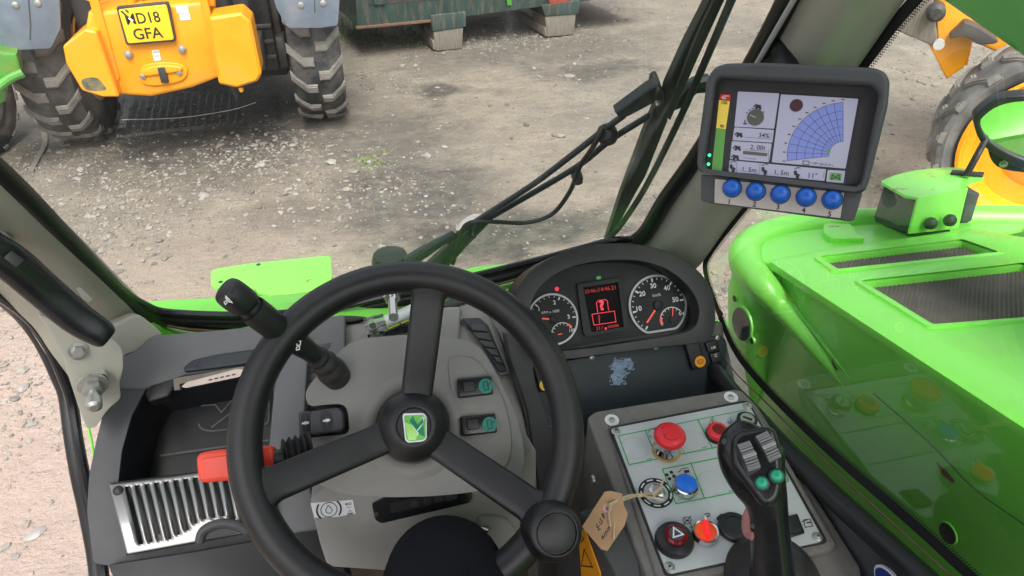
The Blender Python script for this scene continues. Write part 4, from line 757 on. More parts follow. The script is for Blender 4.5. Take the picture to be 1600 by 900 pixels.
# box below
b = MB(); PX = DL.off(.020); b.poly(pp(PX, rc([(168, 882), (300, 862), (470, 832), (520, 826), (560, 960), (200, 960)], 5)), V((0, .05, -.06)), BLK, .004); b.build('lower_cover', dash, 40)
# dark vertical strip between the bin and the grey centre
b = MB(); b.poly(pp(DL.off(.014), rc([(440, 555), (470, 528), (484, 522), (478, 600), (474, 690), (484, 760), (500, 830), (440, 840), (420, 700), (428, 610)], 6)), DL.n*-.035, DASHL, .006); b.build('side_strip', dash, 40)
# ------------------------------------------------------------------ grey centre of the dash with its two air vents
CG = Pl(ony(640, 505, .865), (0, -.62, .785))
t = thing('centre_console', tuple(CG.p(650, 620)), 'light grey dash centre carrying the steering column between two black air vents', 'dashboard')
co = cat2([(462, 648), (466, 580), (480, 530), (520, 508), (600, 496), (700, 474), (742, 470), (772, 500), (794, 560), (818, 640), (830, 720), (834, 800), (826, 860), (700, 880), (520, 860), (480, 780), (464, 700)], 4)
b = MB(); b.poly(pp(CG, co), CG.n*-.06, GREY, .010, 4); b.build('dash_centre', t, 50)
b = MB(); b.poly(pp(CG.off(.012), rc([(590, 512), (600, 500), (700, 478), (722, 478), (716, 560), (600, 580)], 8)), CG.n*-.02, GREY, .008, 4); b.build('raised_pad', t, 50)
b = MB(); b.poly(pp(CG.off(-.008), rc([(730, 466), (800, 462), (836, 500), (840, 560), (812, 600), (780, 520)], 8)), CG.n*-.03, GREY, .006, 4); b.build('dash_corner', t, 50)
def vent(fr, inn, lv, nm='air_vent'):
    b = MB(); b.poly(pp(CG.off(.0085), rc(fr, 5)), CG.n*-.010, GREY, .003); b.poly(pp(CG.off(.0125), rc(inn, 5)), CG.n*-.010, PANEL, .0025); o = b.build(nm, t)
    for q in lv:
        b = MB(); b.poly(pp(CG.off(.0175), rc(q, 2)), CG.n*-.006, DASH, .0016); b.build('louvre', o)
        b = MB(); b.line(CG.off(.013), q, .0012, BLKP, .0004, True); b.build('louvre_gap', o, smooth=False)
vent([(716, 496), (752, 494), (768, 508), (797, 582), (782, 587), (740, 520)], [(720, 497), (750, 496), (763, 508), (793, 580), (780, 582), (744, 524)], [[(735, 506), (756, 506), (763, 518), (738, 516)], [(738, 519), (763, 520), (769, 532), (746, 528)], [(748, 531), (770, 534), (775, 544), (757, 541)], [(759, 544), (776, 546), (780, 556), (768, 554)], [(770, 557), (781, 558), (785, 567), (777, 565)]])
vent([(468, 640), (466, 576), (486, 534), (526, 525), (532, 560), (500, 632), (474, 642)], [(472, 638), (471, 578), (490, 536), (522, 528), (525, 556), (494, 628), (478, 637)], [[(478, 600), (494, 598), (492, 610), (478, 613)], [(479, 584), (498, 582), (496, 595), (479, 598)], [(480, 568), (502, 566), (500, 579), (480, 582)], [(484, 552), (508, 549), (506, 562), (483, 565)], [(490, 540), (517, 535), (514, 546), (488, 550)]])
for x0, x1, y in ((500, 572, 500), (686, 730, 474)):
    b = MB(); b.poly([CG.p(xx, yy, .004) for xx, yy in cat2([(x0, y+6), (x0+8, y-2), ((x0+x1)/2, y-7), (x1-6, y-6), (x1, y-2), ((x0+x1)/2, y+5)], 3)], CG.n*-.012, BLK, .004); b.build('defrost_duct', t)
# little sprung tube and bracket lying on top
t = thing('plastic_tube', tuple(CG.p(620, 495)), 'small clear tube of yellow-green liquid with a spring on the dash', 'tube')
a, c = CG.p(571, 513, .030), CG.p(602, 505, .030); b = MB(); b.tube([a, a*.5+c*.5, c], .0145, CLEARP, 20, sub=1); b.build('clear_cap', t)
b = MB(); sp0, ax_ = CG.p(584, 520, .004), (CG.n*.8+V((0, 0, .3))).normalized(); e1 = ax_.orthogonal().normalized(); e2 = ax_.cross(e1); b.tube([sp0+ax_*(.026*i/56)+(e1*math.cos(i*.8)+e2*math.sin(i*.8))*.0065 for i in range(57)], .0011, ZINC, 6, sub=1); b.build('spring', t)
a, c, e = CG.p(603, 505, .030), CG.p(646, 487, .032), CG.p(618, 499, .030); b = MB(); b.tube([a, a*.6+c*.4], .0115, VIALG, 20, sub=1); b.tube([a*.6+c*.4, a*.55+c*.45], .0118, BLKP, 20, sub=1); b.tube([a*.55+c*.45, c], .0115, VIALG, 20, sub=1); b.build('liquid', t)
b = MB(); nn = CG.n; b.tube([a+nn*.007, c+nn*.007], .0095, VIALW, 16, sub=1); b.build('vial', t)
b = MB(); b.poly(pp(CG.off(.040), [(597, 518), (640, 500), (650, 492), (650, 512), (628, 512), (602, 522)]), nn*-.03, BLKG, .003); b.build('holder', t)
t = thing('steel_bolt', tuple(CG.p(616, 485)), 'bright steel hexagon bolt standing up between the dash and the windscreen', 'bolt')
q0, q1 = D(615, 496, .97), D(613, 466, 1.02); ax = (q1-q0).normalized(); b = MB(); b.lathe(q0, ax, [(.0065, 0), (.0065, (q1-q0).length)], CHROME, 20); b.build('shank', t); b = MB(); b.lathe(q1, ax, [(.0115, 0), (.0125, .002), (.0125, .05)], CHROME, 6); b.build('head', t)

# ------------------------------------------------------------------ switch panel right of the column
SP = Pl(ony(1000, 548, .765), (0, -.86, .51))
t = thing('switch_panel', tuple(SP.p(990, 590)), 'dark dash panel with amber-printed rocker switches beneath the instrument cluster', 'panel')
b = MB(); b.poly(pp(SP.off(-.006), rc([(800, 560), (870, 566), (985, 556), (1104, 532), (1118, 500), (1134, 506), (1160, 560), (1172, 615), (1172, 650), (930, 680), (880, 960), (838, 960), (834, 800), (822, 650), (800, 570)], 10)), SP.n*-.05, CONS, .006, 4); b.build('surround', t, 50)
b = MB(); b.poly(pp(SP.off(.004), rc([(796, 556), (790, 520), (812, 530), (836, 560), (846, 568), (834, 574), (838, 600), (870, 700), (892, 960), (848, 960), (842, 760), (824, 640)], 6)), SP.n*-.03, DASH, .005); b.build('side_trim', t, 50)
b = MB(); b.poly(pp(SP.off(.0005), rc([(823, 574), (1124, 524), (1134, 530), (1152, 612), (940, 650), (900, 700), (850, 688), (843, 680)], 4)), SP.n*-.004, PANEL, .001)
b.line(SP.off(.001), [(846, 662), (853, 646), (862, 660), (846, 662)], .0008, DASHL, 0); b.line(SP.off(.001), [(848, 668), (862, 666)], .0035, DASHL, 0); b.line(SP.off(.001), [(850, 676), (866, 674)], .0035, DASHL, 0); b.build('panel_plate', t)
# a worn patch where a label was torn off
b = MB(); r_ = random.Random(4)
for i in range(150):
    x = r_.uniform(953, 990); y = r_.uniform(560, 602); fx = (x-953)/37; fy = (y-560)/42
    if fy > .55 and fx > .68: continue
    if fy < .25 and fx < .2: continue
    s_ = r_.uniform(.8, 2.4); a = r_.uniform(-1.0, -.2); dx, dy = s_*1.5*math.cos(a), s_*1.5*math.sin(a); nx, ny = -s_*.5*math.sin(a), s_*.5*math.cos(a)
    b.flat([SP.p(x+dx, y+dy, .0012), SP.p(x+nx, y+ny, .0012), SP.p(x-dx, y-dy, .0012), SP.p(x-nx*.8, y-ny*.8, .0012)], mat('glue_residue', (.26, .36, .50), .7, var=.3, vs=80) if i == 0 else MATS['glue_residue'])
b.flat([SP.p(x, y, .0010) for x, y in [(957, 568), (962, 561), (972, 563), (985, 559), (990, 571), (985, 579), (979, 574), (974, 577), (983, 584), (972, 590), (975, 596), (966, 602), (958, 599), (955, 586), (960, 581), (955, 576)]], MATS['glue_residue'])
for i in range(46): x, y, q_ = r_.uniform(956, 986), r_.uniform(563, 600), r_.uniform(.5, 1.5); b.flat([SP.p(x+q_, y-q_*.4, .0014), SP.p(x+q_*.3, y+q_*.5, .0014), SP.p(x-q_, y+q_*.4, .0014), SP.p(x-q_*.2, y-q_*.5, .0014)], PANEL)
b.build('glue_residue', t, smooth=False)
for x, y in ((825, 577), (925, 559), (1025, 543), (1121, 528), (1146, 604), (848, 683)): screw(t, SP, x, y, .0038, .0008)
def rocker(parent, pl, q, m, cpx, r, cm, glyph=None, h=.010, name='rocker_switch'):
    b = MB(); b.poly(pp(pl.off(.003), rc([(x+(x-cpx[0])*.0, y) for x, y in q], 3)), pl.n*-.004, BLKG, .001)
    b.poly(pp(pl.off(h), rc(q, 4)), pl.n*-h, m, .0028, 3); o = b.build(name, parent)
    b = MB(); c = pl.p(*cpx, h+.0002); U_ = (pl.p(cpx[0]+5, cpx[1]-.8, h)-c).normalized(); W2 = pl.n.cross(U_)
    b.disc(c, pl.n, r, cm, .0006, 24); e = c+pl.n*.0012
    if glyph == 'box': b.ribbon([e+U_*(sx_*r*.30)+W2*(sy_*r*.55) for sx_, sy_ in ((-1, -1), (1, -1), (1, 1), (-1, 1))], pl.n, r*.10, BLKP, True); b.ribbon([e+U_*(r*.1)-W2*(r*.1), e+U_*(r*.75)+W2*(r*.35)], pl.n, r*.10, BLKP)
    if glyph == 'dot': b.ribbon([e+U_*(sx_*r*.35)+W2*(sy_*r*.35) for sx_, sy_ in ((-1, -1), (1, -1), (1, 1), (-1, 1))], pl.n, r*.12, BLKP, True); b.ribbon([e-W2*(r*.5), e+W2*(r*.5)], pl.n, r*.14, BLKP)
    if glyph == 'beacon': b.ribbon([e+U_*(-.3*r)-W2*(.35*r), e+U_*(-.22*r)+W2*(.35*r), e+U_*(.22*r)+W2*(.35*r), e+U_*(.3*r)-W2*(.35*r)], pl.n, r*.10, BROWN, True); [b.ribbon([e+U_*(s2*.5*r)-W2*(.2*r), e+U_*(s2*.5*r)+W2*(.4*r)], pl.n, r*.10, BROWN) for s2 in (-1, 1)]
    b.build('symbol', o); return o
rocker(t, SP, [(1070, 535), (1092, 532), (1104, 572), (1083, 579)], BLK, (1094, 565), .0088, AMBER, 'beacon')
rocker(t, SP, [(834, 574), (856, 571), (866, 610), (844, 614)], BLK, (852, 601), .0088, YPRINT, 'dot')
for q, tx, a, c in (([(1102, 536), (1120, 532), (1126, 548), (1108, 551)], 'OK', (1111.5, 546), (1119.5, 544)), ([(1109, 553), (1126, 549), (1131, 565), (1114, 568)], 'C', (1117, 558), (1121, 557))):
    b = MB(); b.poly(pp(SP.off(.006), rc(q, 2)), SP.n*-.006, BLK, .0012); b.ptext(tx, SP, a, c, WHTP, .0064, bold=.02); b.build('push_button', t)
# ------------------------------------------------------------------ instrument cluster
IC = Pl(ony(960, 545, .775), (0, -.80, .60))
t = thing('instrument_cluster', tuple(IC.p(960, 480)), 'black arched instrument cluster with two round gauges and a small red-lit display', 'gauges')
arch = cat2([(806, 470), (812, 446), (836, 418), (880, 394), (940, 381), (1000, 382), (1050, 396), (1090, 422), (1110, 450), (1117, 478), (1116, 516), (1100, 534), (1040, 542), (960, 552), (880, 562), (838, 556), (816, 520)], 4)
inn = cat2([(829, 486), (838, 458), (866, 430), (905, 414), (950, 407), (1000, 408), (1040, 420), (1072, 444), (1089, 470), (1092, 494), (1082, 514), (1050, 524), (985, 534), (910, 545), (862, 546), (838, 522)], 4)
ICf = IC.off(.038); b = MB(); b.poly(pp(ICf, arch), IC.n*-.085, BLK, .014, 5, holes=[pp(ICf, inn)]); b.build('hood', t, 50)
inn2 = cat2([(824, 486), (836, 452), (866, 426), (905, 410), (950, 403), (1000, 404), (1046, 416), (1078, 440), (1096, 470), (1096, 500), (1086, 520), (1050, 530), (985, 540), (910, 551), (860, 552), (836, 526)], 4)
b = MB(); b.poly(pp(IC, inn2), IC.n*-.004, CLUST); fp = IC.off(.002)
b.line(fp, [(848, 555), (920, 541), (1000, 528), (1066, 519)], .006, DASH, 0); b.build('face', t, smooth=False)
def gauge(cpx, rpx, a0, a1, maj, nmin, labels, name, chord=None):
    c = IC.p(*cpx, .003); rr = (IC.p(cpx[0]+rpx, cpx[1], .003)-c).length; U_ = V((1, 0, 0)); W2 = IC.n.cross(U_); n = IC.n
    b = MB(); N = 64; pts = []
    for i in range(N):
        a = 2*math.pi*i/N; p = c+U_*(rr*math.cos(a))+W2*(rr*math.sin(a))
        if chord and math.sin(a) < chord: p = c+U_*(rr*math.cos(a))+W2*(rr*chord)
        pts.append(p)
    b.flat([p-n*.0006 for p in pts], GAUGE); b.ribbon([p+n*.0005 for p in pts], n, rr*.075, mat('gauge_ring', (.33, .34, .35), .35, metal=.5) if 'gauge_ring' not in MATS else MATS['gauge_ring'], True)
    for i in range(maj):
        a = a0+(a1-a0)*i/(maj-1); d_ = U_*math.cos(a)+W2*math.sin(a); b.ribbon([c+d_*rr*.80+n*.0008, c+d_*rr*.93+n*.0008], n, rr*.055, WHTP)
        if i < maj-1:
            for k_ in range(1, nmin): a_ = a+(a1-a0)/(maj-1)*k_/nmin; d_ = U_*math.cos(a_)+W2*math.sin(a_); b.ribbon([c+d_*rr*.86+n*.0008, c+d_*rr*.93+n*.0008], n, rr*.022, WHTP)
    for tx, a in labels: d_ = U_*math.cos(a)+W2*math.sin(a); w_ = rr*.12*len(tx); b.text(tx, c+d_*rr*.66-U_*w_/2-W2*rr*.06+n*.0008, U_, n, None, WHTP, bold=.02, height=rr*.17)
    return b, c, rr, U_, W2, n
def needle(b, c, d_, L_, w, n, hub): b.ribbon([c+n*.0016, c+d_*L_+n*.0016], n, w, NEED)
AS = [math.radians(225-i*54) for i in range(6)]
b, c, rr, U_, W2, n = gauge((1028, 477), 43.5, math.radians(233), math.radians(4), 6, 4, [('10', math.radians(183)), ('20', math.radians(138)), ('30', math.radians(95)), ('40', math.radians(52)), ('50', math.radians(8))], 'speedometer', -.86)
b.text('km/h', c-U_*rr*.14+W2*rr*.30+n*.0008, U_, n, rr*.28, WHTP)
sc_ = c+U_*rr*.42-W2*rr*.55; b.arc(sc_+n*.0008, U_, W2, n, rr*.42, math.radians(35), math.radians(190), rr*.03, WHTP); b.arc(sc_+n*.001, U_, W2, n, rr*.40, math.radians(160), math.radians(190), rr*.09, NEED)
for i in range(8): a = math.radians(35+i*22); d_ = U_*math.cos(a)+W2*math.sin(a); b.ribbon([sc_+d_*rr*.34+n*.001, sc_+d_*rr*.42+n*.001], n, rr*.02, WHTP)
b.text('4/4', sc_+U_*rr*.26+W2*rr*.10+n*.0008, U_, n, rr*.20, WHTP); b.text('0', sc_-U_*rr*.42-W2*rr*.14+n*.0008, U_, n, rr*.08, WHTP)
sp = b.build('speedometer', t, smooth=False); b = MB(); d_ = (U_*math.cos(math.radians(227))+W2*math.sin(math.radians(227))); needle(b, c+d_*rr*.2, d_, rr*.52, rr*.065, n, 0); b.lathe(c+n*.0005, n, [(rr*.17, 0), (rr*.16, .003), (rr*.1, .004)], GAUGE, 20); b.build('needle', sp)
b = MB(); d_ = (U_*math.cos(math.radians(78))+W2*math.sin(math.radians(78))); needle(b, sc_+d_*rr*.12, d_, rr*.28, rr*.035, n, 0); b.lathe(sc_+n*.0005, n, [(rr*.12, 0), (rr*.11, .002)], GAUGE, 16); b.build('needle', sp)
b, c, rr, U_, W2, n = gauge((864, 499), 38, math.radians(200), math.radians(-2), 4, 5, [('2', math.radians(76)), ('3', math.radians(0)), ('1', math.radians(135))], 'tachometer')
b.text('RPM x 1000', c-U_*rr*.42+W2*rr*.26+n*.0008, U_, n, rr*.72, WHTP)
sc_ = c+U_*rr*.30-W2*rr*.62; b.arc(sc_+n*.0008, U_, W2, n, rr*.44, math.radians(25), math.radians(165), rr*.03, WHTP); b.arc(sc_+n*.001, U_, W2, n, rr*.44, math.radians(25), math.radians(50), rr*.09, NEED)
for i in range(7): a = math.radians(30+i*22); d_ = U_*math.cos(a)+W2*math.sin(a); b.ribbon([sc_+d_*rr*.35+n*.001, sc_+d_*rr*.44+n*.001], n, rr*.02, WHTP)
b.text('100', sc_+U_*rr*.30+W2*rr*.02+n*.0008, U_, n, rr*.24, WHTP); tm = b.build('tachometer', t, smooth=False)
b = MB(); d_ = (U_*math.cos(math.radians(168))+W2*math.sin(math.radians(168))); needle(b, c+d_*rr*.14, d_, rr*.32, rr*.07, n, 0); b.lathe(c+n*.0005, n, [(rr*.17, 0), (rr*.16, .003), (rr*.1, .004)], GAUGE, 20); b.build('needle', tm)
b = MB(); needle(b, sc_-U_*rr*.02, -U_, rr*.18, rr*.04, n, 0); b.build('needle', tm)
b = MB(); q = [(902, 444), (966, 434), (971, 436), (983, 512), (978, 516), (917, 526), (912, 522)]; iq = [(911, 449), (966, 441), (975, 511), (924, 519)]
b.poly(pp(IC.off(.008), rc(q, 3)), IC.n*-.008, CLUST, .002, holes=[pp(IC.off(.008), iq)]); b.build('display_bezel', t)
b = MB(); DS = IC.off(.0035); b.flat(pp(DS, [(909, 446), (969, 438), (978, 514), (922, 522)]), SCRD); DS = IC.off(.004)
b.ptext('22:46', DS, (914, 458.5), (930, 456.3), SRED, 0); b.ptext('14:46.21', DS, (936, 455.5), (962, 452), SRED, 0); b.arc(DS.p(932.5, 454.5), V((1, 0, 0)), IC.n.cross(V((1, 0, 0))), IC.n, .0017, 0, 6.28, .0004, SRED)
b.line(DS, [(934, 488), (932, 473), (935, 469.5), (946, 468), (949, 470.5), (951, 485)], .0010, SREDB, 0)
b.ptext('?', DS, (937.5, 484.5), (945.5, 483), SREDB, .0002, bold=.05, hs=.85); b.line(DS, [(925, 491), (960, 486), (962.5, 503), (928, 508)], .0010, SREDB, 0, True)
b.line(DS, [(935, 495), (936.5, 493)], .0022, SRED, .0001); b.line(DS, [(934, 497), (938, 496.4)], .0007, SRED, .0001); b.line(DS, [(936, 496.5), (936.5, 505)], .0016, SRED, .0001)
b.ptext('23.1', DS, (932, 516), (942, 514.5), SRED, 0); b.line(DS, [(945, 514), (948, 513.5)], .0042, SREDB, 0); b.ptext('000000', DS, (950, 513), (967, 510.5), SRED, 0); b.build('display', t, smooth=False)
b = MB(); b.disc(IC.p(870, 451.5, .003), IC.n, .0032, SREDB, .0006, 16); b.build('warning_light', t)
b = MB(); b.ribbon([IC.p(932, 434.5, .003), IC.p(939, 433.5, .003)], IC.n, .0045, mat('dim_green_light', (.03, .16, .04), .4, emit=.5)); b.build('indicator_light', t, smooth=False)
# ------------------------------------------------------------------ steering column
BN = Pl(D(646, 665, .905), (0, -.70, .714)); n = BN.n
t = thing('steering_column', tuple(BN.p(646, 665)), 'light grey steering column shroud behind the wheel, with rocker switches on both sides', 'steering column')
ol = cat2([(481, 606), (500, 582), (524, 556), (548, 536), (580, 528), (640, 523), (700, 527), (738, 536), (760, 556), (784, 600), (806, 648), (818, 700), (814, 738), (790, 758), (730, 770), (660, 776), (580, 776), (522, 768), (486, 745), (474, 712), (476, 690), (500, 682), (540, 678), (545, 660), (538, 634), (512, 632), (486, 634), (478, 622)], 4)
hub_o = BN.p(646, 665)
def circ(o, r, N=40, U_=XA): W2 = n.cross(U_); return [o+U_*(r*math.cos(2*math.pi*i/N))+W2*(r*math.sin(2*math.pi*i/N)) for i in range(N)]
b = MB(); b.poly(pp(BN, ol), n*-.075, GREY, .016, 6, holes=[circ(hub_o, .045)]); b.build('shroud', t, 60)
b = MB(); prof = [(.044, -.03), (.044, .001), (.047, .0035), (.053, .0055), (.060, .004), (.066, -.001)]; a_ = XA; W2 = n.cross(XA); rings = [[hub_o+n*h+(a_*math.cos(2*math.pi*j/48)+W2*math.sin(2*math.pi*j/48))*r for j in range(48)] for r, h in prof]; b.loft(rings, GREY, cap=False); b.build('shroud_collar', t, 60)
b = MB(); b.lathe(hub_o-n*.05, n, [(.050, 0), (.046, .02), (.03, .03), (.028, .09)], BLKG, 32); b.build('column_boss', t)
b = MB(); b.poly(pp(BN.off(.003), cat2([(700, 566), (716, 556), (742, 560), (764, 584), (786, 620), (798, 664), (800, 704), (790, 730), (768, 740), (728, 738), (712, 720), (716, 680), (706, 620)], 4)), n*-.01, GREY, .0028, 3); b.build('switch_pad', t, 60)
rocker(t, BN.off(.003), [(714, 592), (768, 587), (771, 616), (716, 622)], BLKG, (759, 603), .0092, TEAL, 'box', .009)
rocker(t, BN.off(.003), [(719, 651), (774, 646), (777, 676), (722, 682)], BLKG, (765, 663), .0092, TEAL, 'box', .009)
for q in ([(723, 597), (741, 595), (743, 611), (725, 613)], [(729, 656), (747, 654), (749, 670), (731, 672)]): b = MB(); b.poly(pp(BN.off(.0145), rc(q, 2)), n*-.004, BLK, .001); b.build('switch_recess', t)
b = MB(); b.poly(pp(BN.off(-.010), rc([(466, 644), (536, 634), (546, 640), (546, 676), (538, 682), (468, 684)], 4)), n*-.05, BLKP, .002); b.build('switch_well', t)
b = MB(); b.poly(pp(BN.off(.010), rc([(484, 642), (528, 636), (536, 644), (538, 668), (532, 674), (486, 680)], 6)), n*-.04, MON, .006, 4)
b.poly(pp(BN.off(-.004), rc([(467, 644), (486, 642), (488, 678), (470, 679)], 3)), n*-.03, MON, .003); o = b.build('dial_switch', t)
for x, y, h in ((510, 657, .0105), (477, 661, -.0035)):
    b = MB(); c = BN.p(x, y, h); e1, e2 = XA, n.cross(XA)
    for k_ in range(5): b.ribbon([c+n*.0004*1+e1*((.0085-.0012*k_)*math.cos(2*math.pi*i/28)*(.8 if x > 490 else .6))+e2*((.0115-.0014*k_)*math.sin(2*math.pi*i/28)) for i in range(28)], n, .0005, BLKP if k_ % 2 == 0 else DKMET, True)
    b.ribbon([c+n*.0008-e1*.004, c+n*.0008+e1*.0045], n, .0022, WHTP); b.ribbon([c+n*.0009-e1*.001, c+n*.0009+e1*.003], n, .0036, WHTP); b.build('symbol', o, smooth=False)
# lower column cover
LC = Pl(D(650, 815, .955), (0, -.93, .36)); n2 = LC.n
b = MB(); b.poly(pp(LC, rc([(484, 782), (520, 752), (810, 720), (838, 700), (838, 780), (815, 850), (750, 888), (600, 892), (560, 889), (512, 886), (500, 850)], 8)), n2*-.09, GREY, .010, 4); b.build('lower_cover', t, 50)
b = MB(); b.poly(pp(LC.off(.003), rc([(581, 788), (600, 778), (728, 752), (736, 758), (738, 778), (732, 786), (596, 818), (586, 812)], 4)), n2*-.008, BLKG, .0015, holes=[pp(LC.off(.003), [(606, 788), (714, 764), (718, 780), (610, 804)])]); b.flat(pp(LC.off(.0008), [(600, 785), (720, 760), (722, 784), (604, 808)]), BLKP); b.build('slot_bezel', t)
for x, y, r in ((705, 775, .008), (686, 778, .006), (668, 783, .005), (648, 787, .005)): b = MB(); b.lathe(LC.p(x, y, .0009), n2, [(r, 0), (r*.9, .001), (r*.5, .001)], DKMET, 14); b.build('key_hole', t)
for x, y in ((588, 803), (730, 769)): screw(t, LC, x, y, .003, .003, DKMET)
b = MB(); b.poly(pp(LC.off(.0008), rc([(485, 786), (515, 784), (551, 781), (556, 803), (524, 808), (491, 809)], 1)), n2*-.0006, WHITEL); LS = LC.off(.0012)
b.arc(LS.p(514, 796.5), XA, n2.cross(XA), n2, .0095, 0, 6.283, .0010, BLKP); c = LS.p(514, 797.5); e2 = n2.cross(XA); b.ribbon([c+XA*.0038*math.cos(a)+e2*(.0038*math.sin(a)) for a in [math.radians(150+i*240/14) for i in range(15)]]+[c+e2*.0068], n2, .0009, BLKP, True)
for s_ in (-1, 1): b.arc(LS.p(514, 796.5), XA*s_, e2, n2, .0142, math.radians(-42), math.radians(42), .0021, BLKP)
b.ptext('KCI', LS, (540, 790), (549, 788.5), BLKP, 0, bold=.03); b.ribbon(pp(LS, [(541, 793), (549, 792)]), n2, .0006, BLKP); b.ribbon(pp(LS, [(542, 805), (547, 796.5), (552, 803)]), n2, .0005, BLKP, True); b.ribbon(pp(LS, [(544, 803), (550, 802)]), n2, .0012, DKMET); b.build('oil_symbol_sticker', t, smooth=False)
b = MB(); b.poly(pp(LC.off(.008), cat2([(748, 815), (762, 808), (790, 812), (806, 830), (806, 850), (786, 858), (752, 850)], 3)), n2*-.02, GREY, .005, 3); b.tube([LC.p(752, 826, .012), LC.p(762, 829, .014)], .0035, CHROME, 8, sub=1); b.tube([LC.p(757, 836, .012), LC.p(765, 824, .014)], .002, CHROME, 8, sub=1); b.build('lock_recess', t)
# ------------------------------------------------------------------ stalk and lever
t = thing('indicator_stalk', tuple(D(520, 575, .88)), 'black indicator stalk with horn symbol sticking out left of the column', 'stalk')
b = pxloft([(470, 543, .842, 14, .010), (488, 554, .85, 12, .009), (494, 559, .853, 11, .008)], BLK); b = pxloft([(392, 482, .80, 20, .014), (396, 485, .802, 22, .0155), (430, 511, .818, 21, .0150), (450, 526, .83, 19, .0135), (472, 541, .842, 17, .012), (490, 553, .85, 14, .010)], BLK, b, pw=2.2); b.build('barrel', t)
b = pxloft([(350, 451, .785, 13, .008), (353, 453, .786, 21, .014), (366, 462, .79, 23, .016), (382, 474, .796, 22, .0155), (386, 478, .798, 19, .013)], BLK, pw=2.2); b.build('end_cap', t)
b = pxloft([(382, 475, .798, 18, .012), (400, 488, .803, 18, .012)], BLKG); b.build('groove', t)
def on_stalk(x, y, d): return D(x, y, d)
SK = Pl(D(357, 468, .7700), (CAM-D(357, 468, .77))); b = MB(); b.line(SK, [(352, 465), (357, 471), (363, 473), (357, 467), (352, 462)], .0012, WHTP, 0); b.line(SK, [(352, 462), (354, 466)], .0012, WHTP, 0); b.line(SK, [(350, 472), (353, 470), (355, 473), (352, 476)], .0008, WHTP, 0, True)
SK2 = Pl(D(466, 540, .8165), (CAM-D(466, 540, .8165))); b.line(SK2, [(464, 534), (470, 533), (469, 539), (464, 540)], .0008, WHTP, 0, True); b.line(SK2, [(463, 543), (468, 541), (468, 546), (463, 547)], .0008, WHTP, 0, True); b.build('symbol', t, smooth=False)
b = MB(); st_ = [(484, 549, .850, 14), (488, 552, .853, 19), (492, 555, .856, 15), (497, 559, .862, 22), (501, 562, .866, 17), (507, 567, .872, 25), (511, 571, .878, 20), (516, 577, .888, 27), (524, 586, .905, 26), (532, 594, .925, 24)]
pxloft([(x, y, d, w*.82, w/1121*.66) for x, y, d, w in st_], BOOT, b, pw=2.1, sub=3); b.build('rubber_boot', t, 70)
t = thing('direction_lever', tuple(D(470, 720, .92)), 'bright red rectangular lever handle left of the column, beneath the wheel rim', 'lever')
LV = Pl(D(368, 725, .86), (0, -.72, .69)); b = MB(); b.poly(pp(LV, rc([(306, 716), (312, 708), (330, 704), (418, 697), (426, 700), (429, 720), (427, 742), (420, 746), (400, 747), (318, 755), (309, 750)], 6)), LV.n*-.024, REDL, .006, 4); b.poly(pp(LV.off(.0012), rc([(315, 716), (410, 704), (414, 740), (318, 750)], 4)), LV.n*-.003, REDL, .001); b.build('handle', t)
b = MB(); b.tube([LV.p(424, 722, -.012), LV.p(452, 718, -.020)], .0130, BLK, 16, sub=1); b.build('stem', t)
b = MB(); pts = []; rr_ = []
for i in range(9): x = 444+i*5; pts.append(LV.p(x, 716-i*.8, -.020-.001*i)); rr_.append((.0165 if i % 2 else .0225)+.0004*i)
b.tube(pts, rr_, BOOT, 20, sub=3); b.build('bellows', t, 70)
# ------------------------------------------------------------------ steering wheel
SWP = Pl(D(644, 676, .81), (0, -.70, .714)); n = SWP.n; wc_ = SWP.p(644, 676)
t = thing('steering_wheel', tuple(wc_), 'black three-spoke steering wheel with green badge and spinner knob', 'steering wheel')
Rm = .1752; rt = .0182; W2 = n.cross(XA)
b = MB(); N = 128; rings = []
for i in range(N):
    a = 2*math.pi*i/N; d_ = XA*math.cos(a)+W2*math.sin(a); rings.append([wc_+d_*(Rm+rt*math.cos(q))+n*(rt*1.05*math.sin(q)) for q in [2*math.pi*j/24 for j in range(24)]])
b.loft(rings, RIM, cap=False, closed=True); b.build('rim', t, 80)
hc = SWP.p(646, 665, -.040)
def rimpt(x, y):
    p = SWP.p(x, y); d_ = (p-wc_).normalized(); return wc_+d_*(Rm-rt*.25), d_
for (x, y, w0, w1) in ((672, 440, .0182, .0192), (408, 765, .0182, .0192), (862, 812, .0182, .0192)):
    e, d_ = rimpt(x, y); b = MB(); k = 22; rings = []; h0 = hc-n*.020; a0 = h0+(e-h0).normalized()*.026; L_ = (e-a0).length; dr = (e-a0).normalized(); sd_ = dr.cross(n).normalized()
    for i in range(k+1):
        s_ = i/k; p = a0*(1-s_)+e*s_+n*(.006*math.sin(math.pi*s_)); w = w0*(1-s_)+w1*s_; w += .020*max(0, (s_-.86)/.14)**2+.005*max(0, (.12-s_)/.12)**2; th = .0085+.0065*max(0, (s_-.80)/.2)**1.5+.004*max(0, (.2-s_)/.2)
        up_ = sd_.cross(dr).normalized(); rings.append([p+sd_*(w*math.copysign(abs(math.cos(q))**.55, math.cos(q)))+up_*(th*math.copysign(abs(math.sin(q))**.6, math.sin(q))) for q in [2*math.pi*j/28 for j in range(28)]])
    b.loft(rings, RIM); b.build('spoke', t, 60)
b = MB(); b.lathe(hc-n*.035, n, [(.030, 0), (.0385, .004), (.0410, .018), (.0415, .028), (.0400, .036), (.0360, .043), (.0290, .0490), (.0245, .0525), (.0215, .0535), (.0195, .0525), (.0185, .0505), (.0, .0500)], RIM, 56); b.build('hub', t, 60)
BD = Pl(hc+n*.0165, n); bp = rc([(630, 646), (662, 645), (667, 651), (667, 686), (661, 690), (638, 692), (633, 688), (629, 651)], 4)
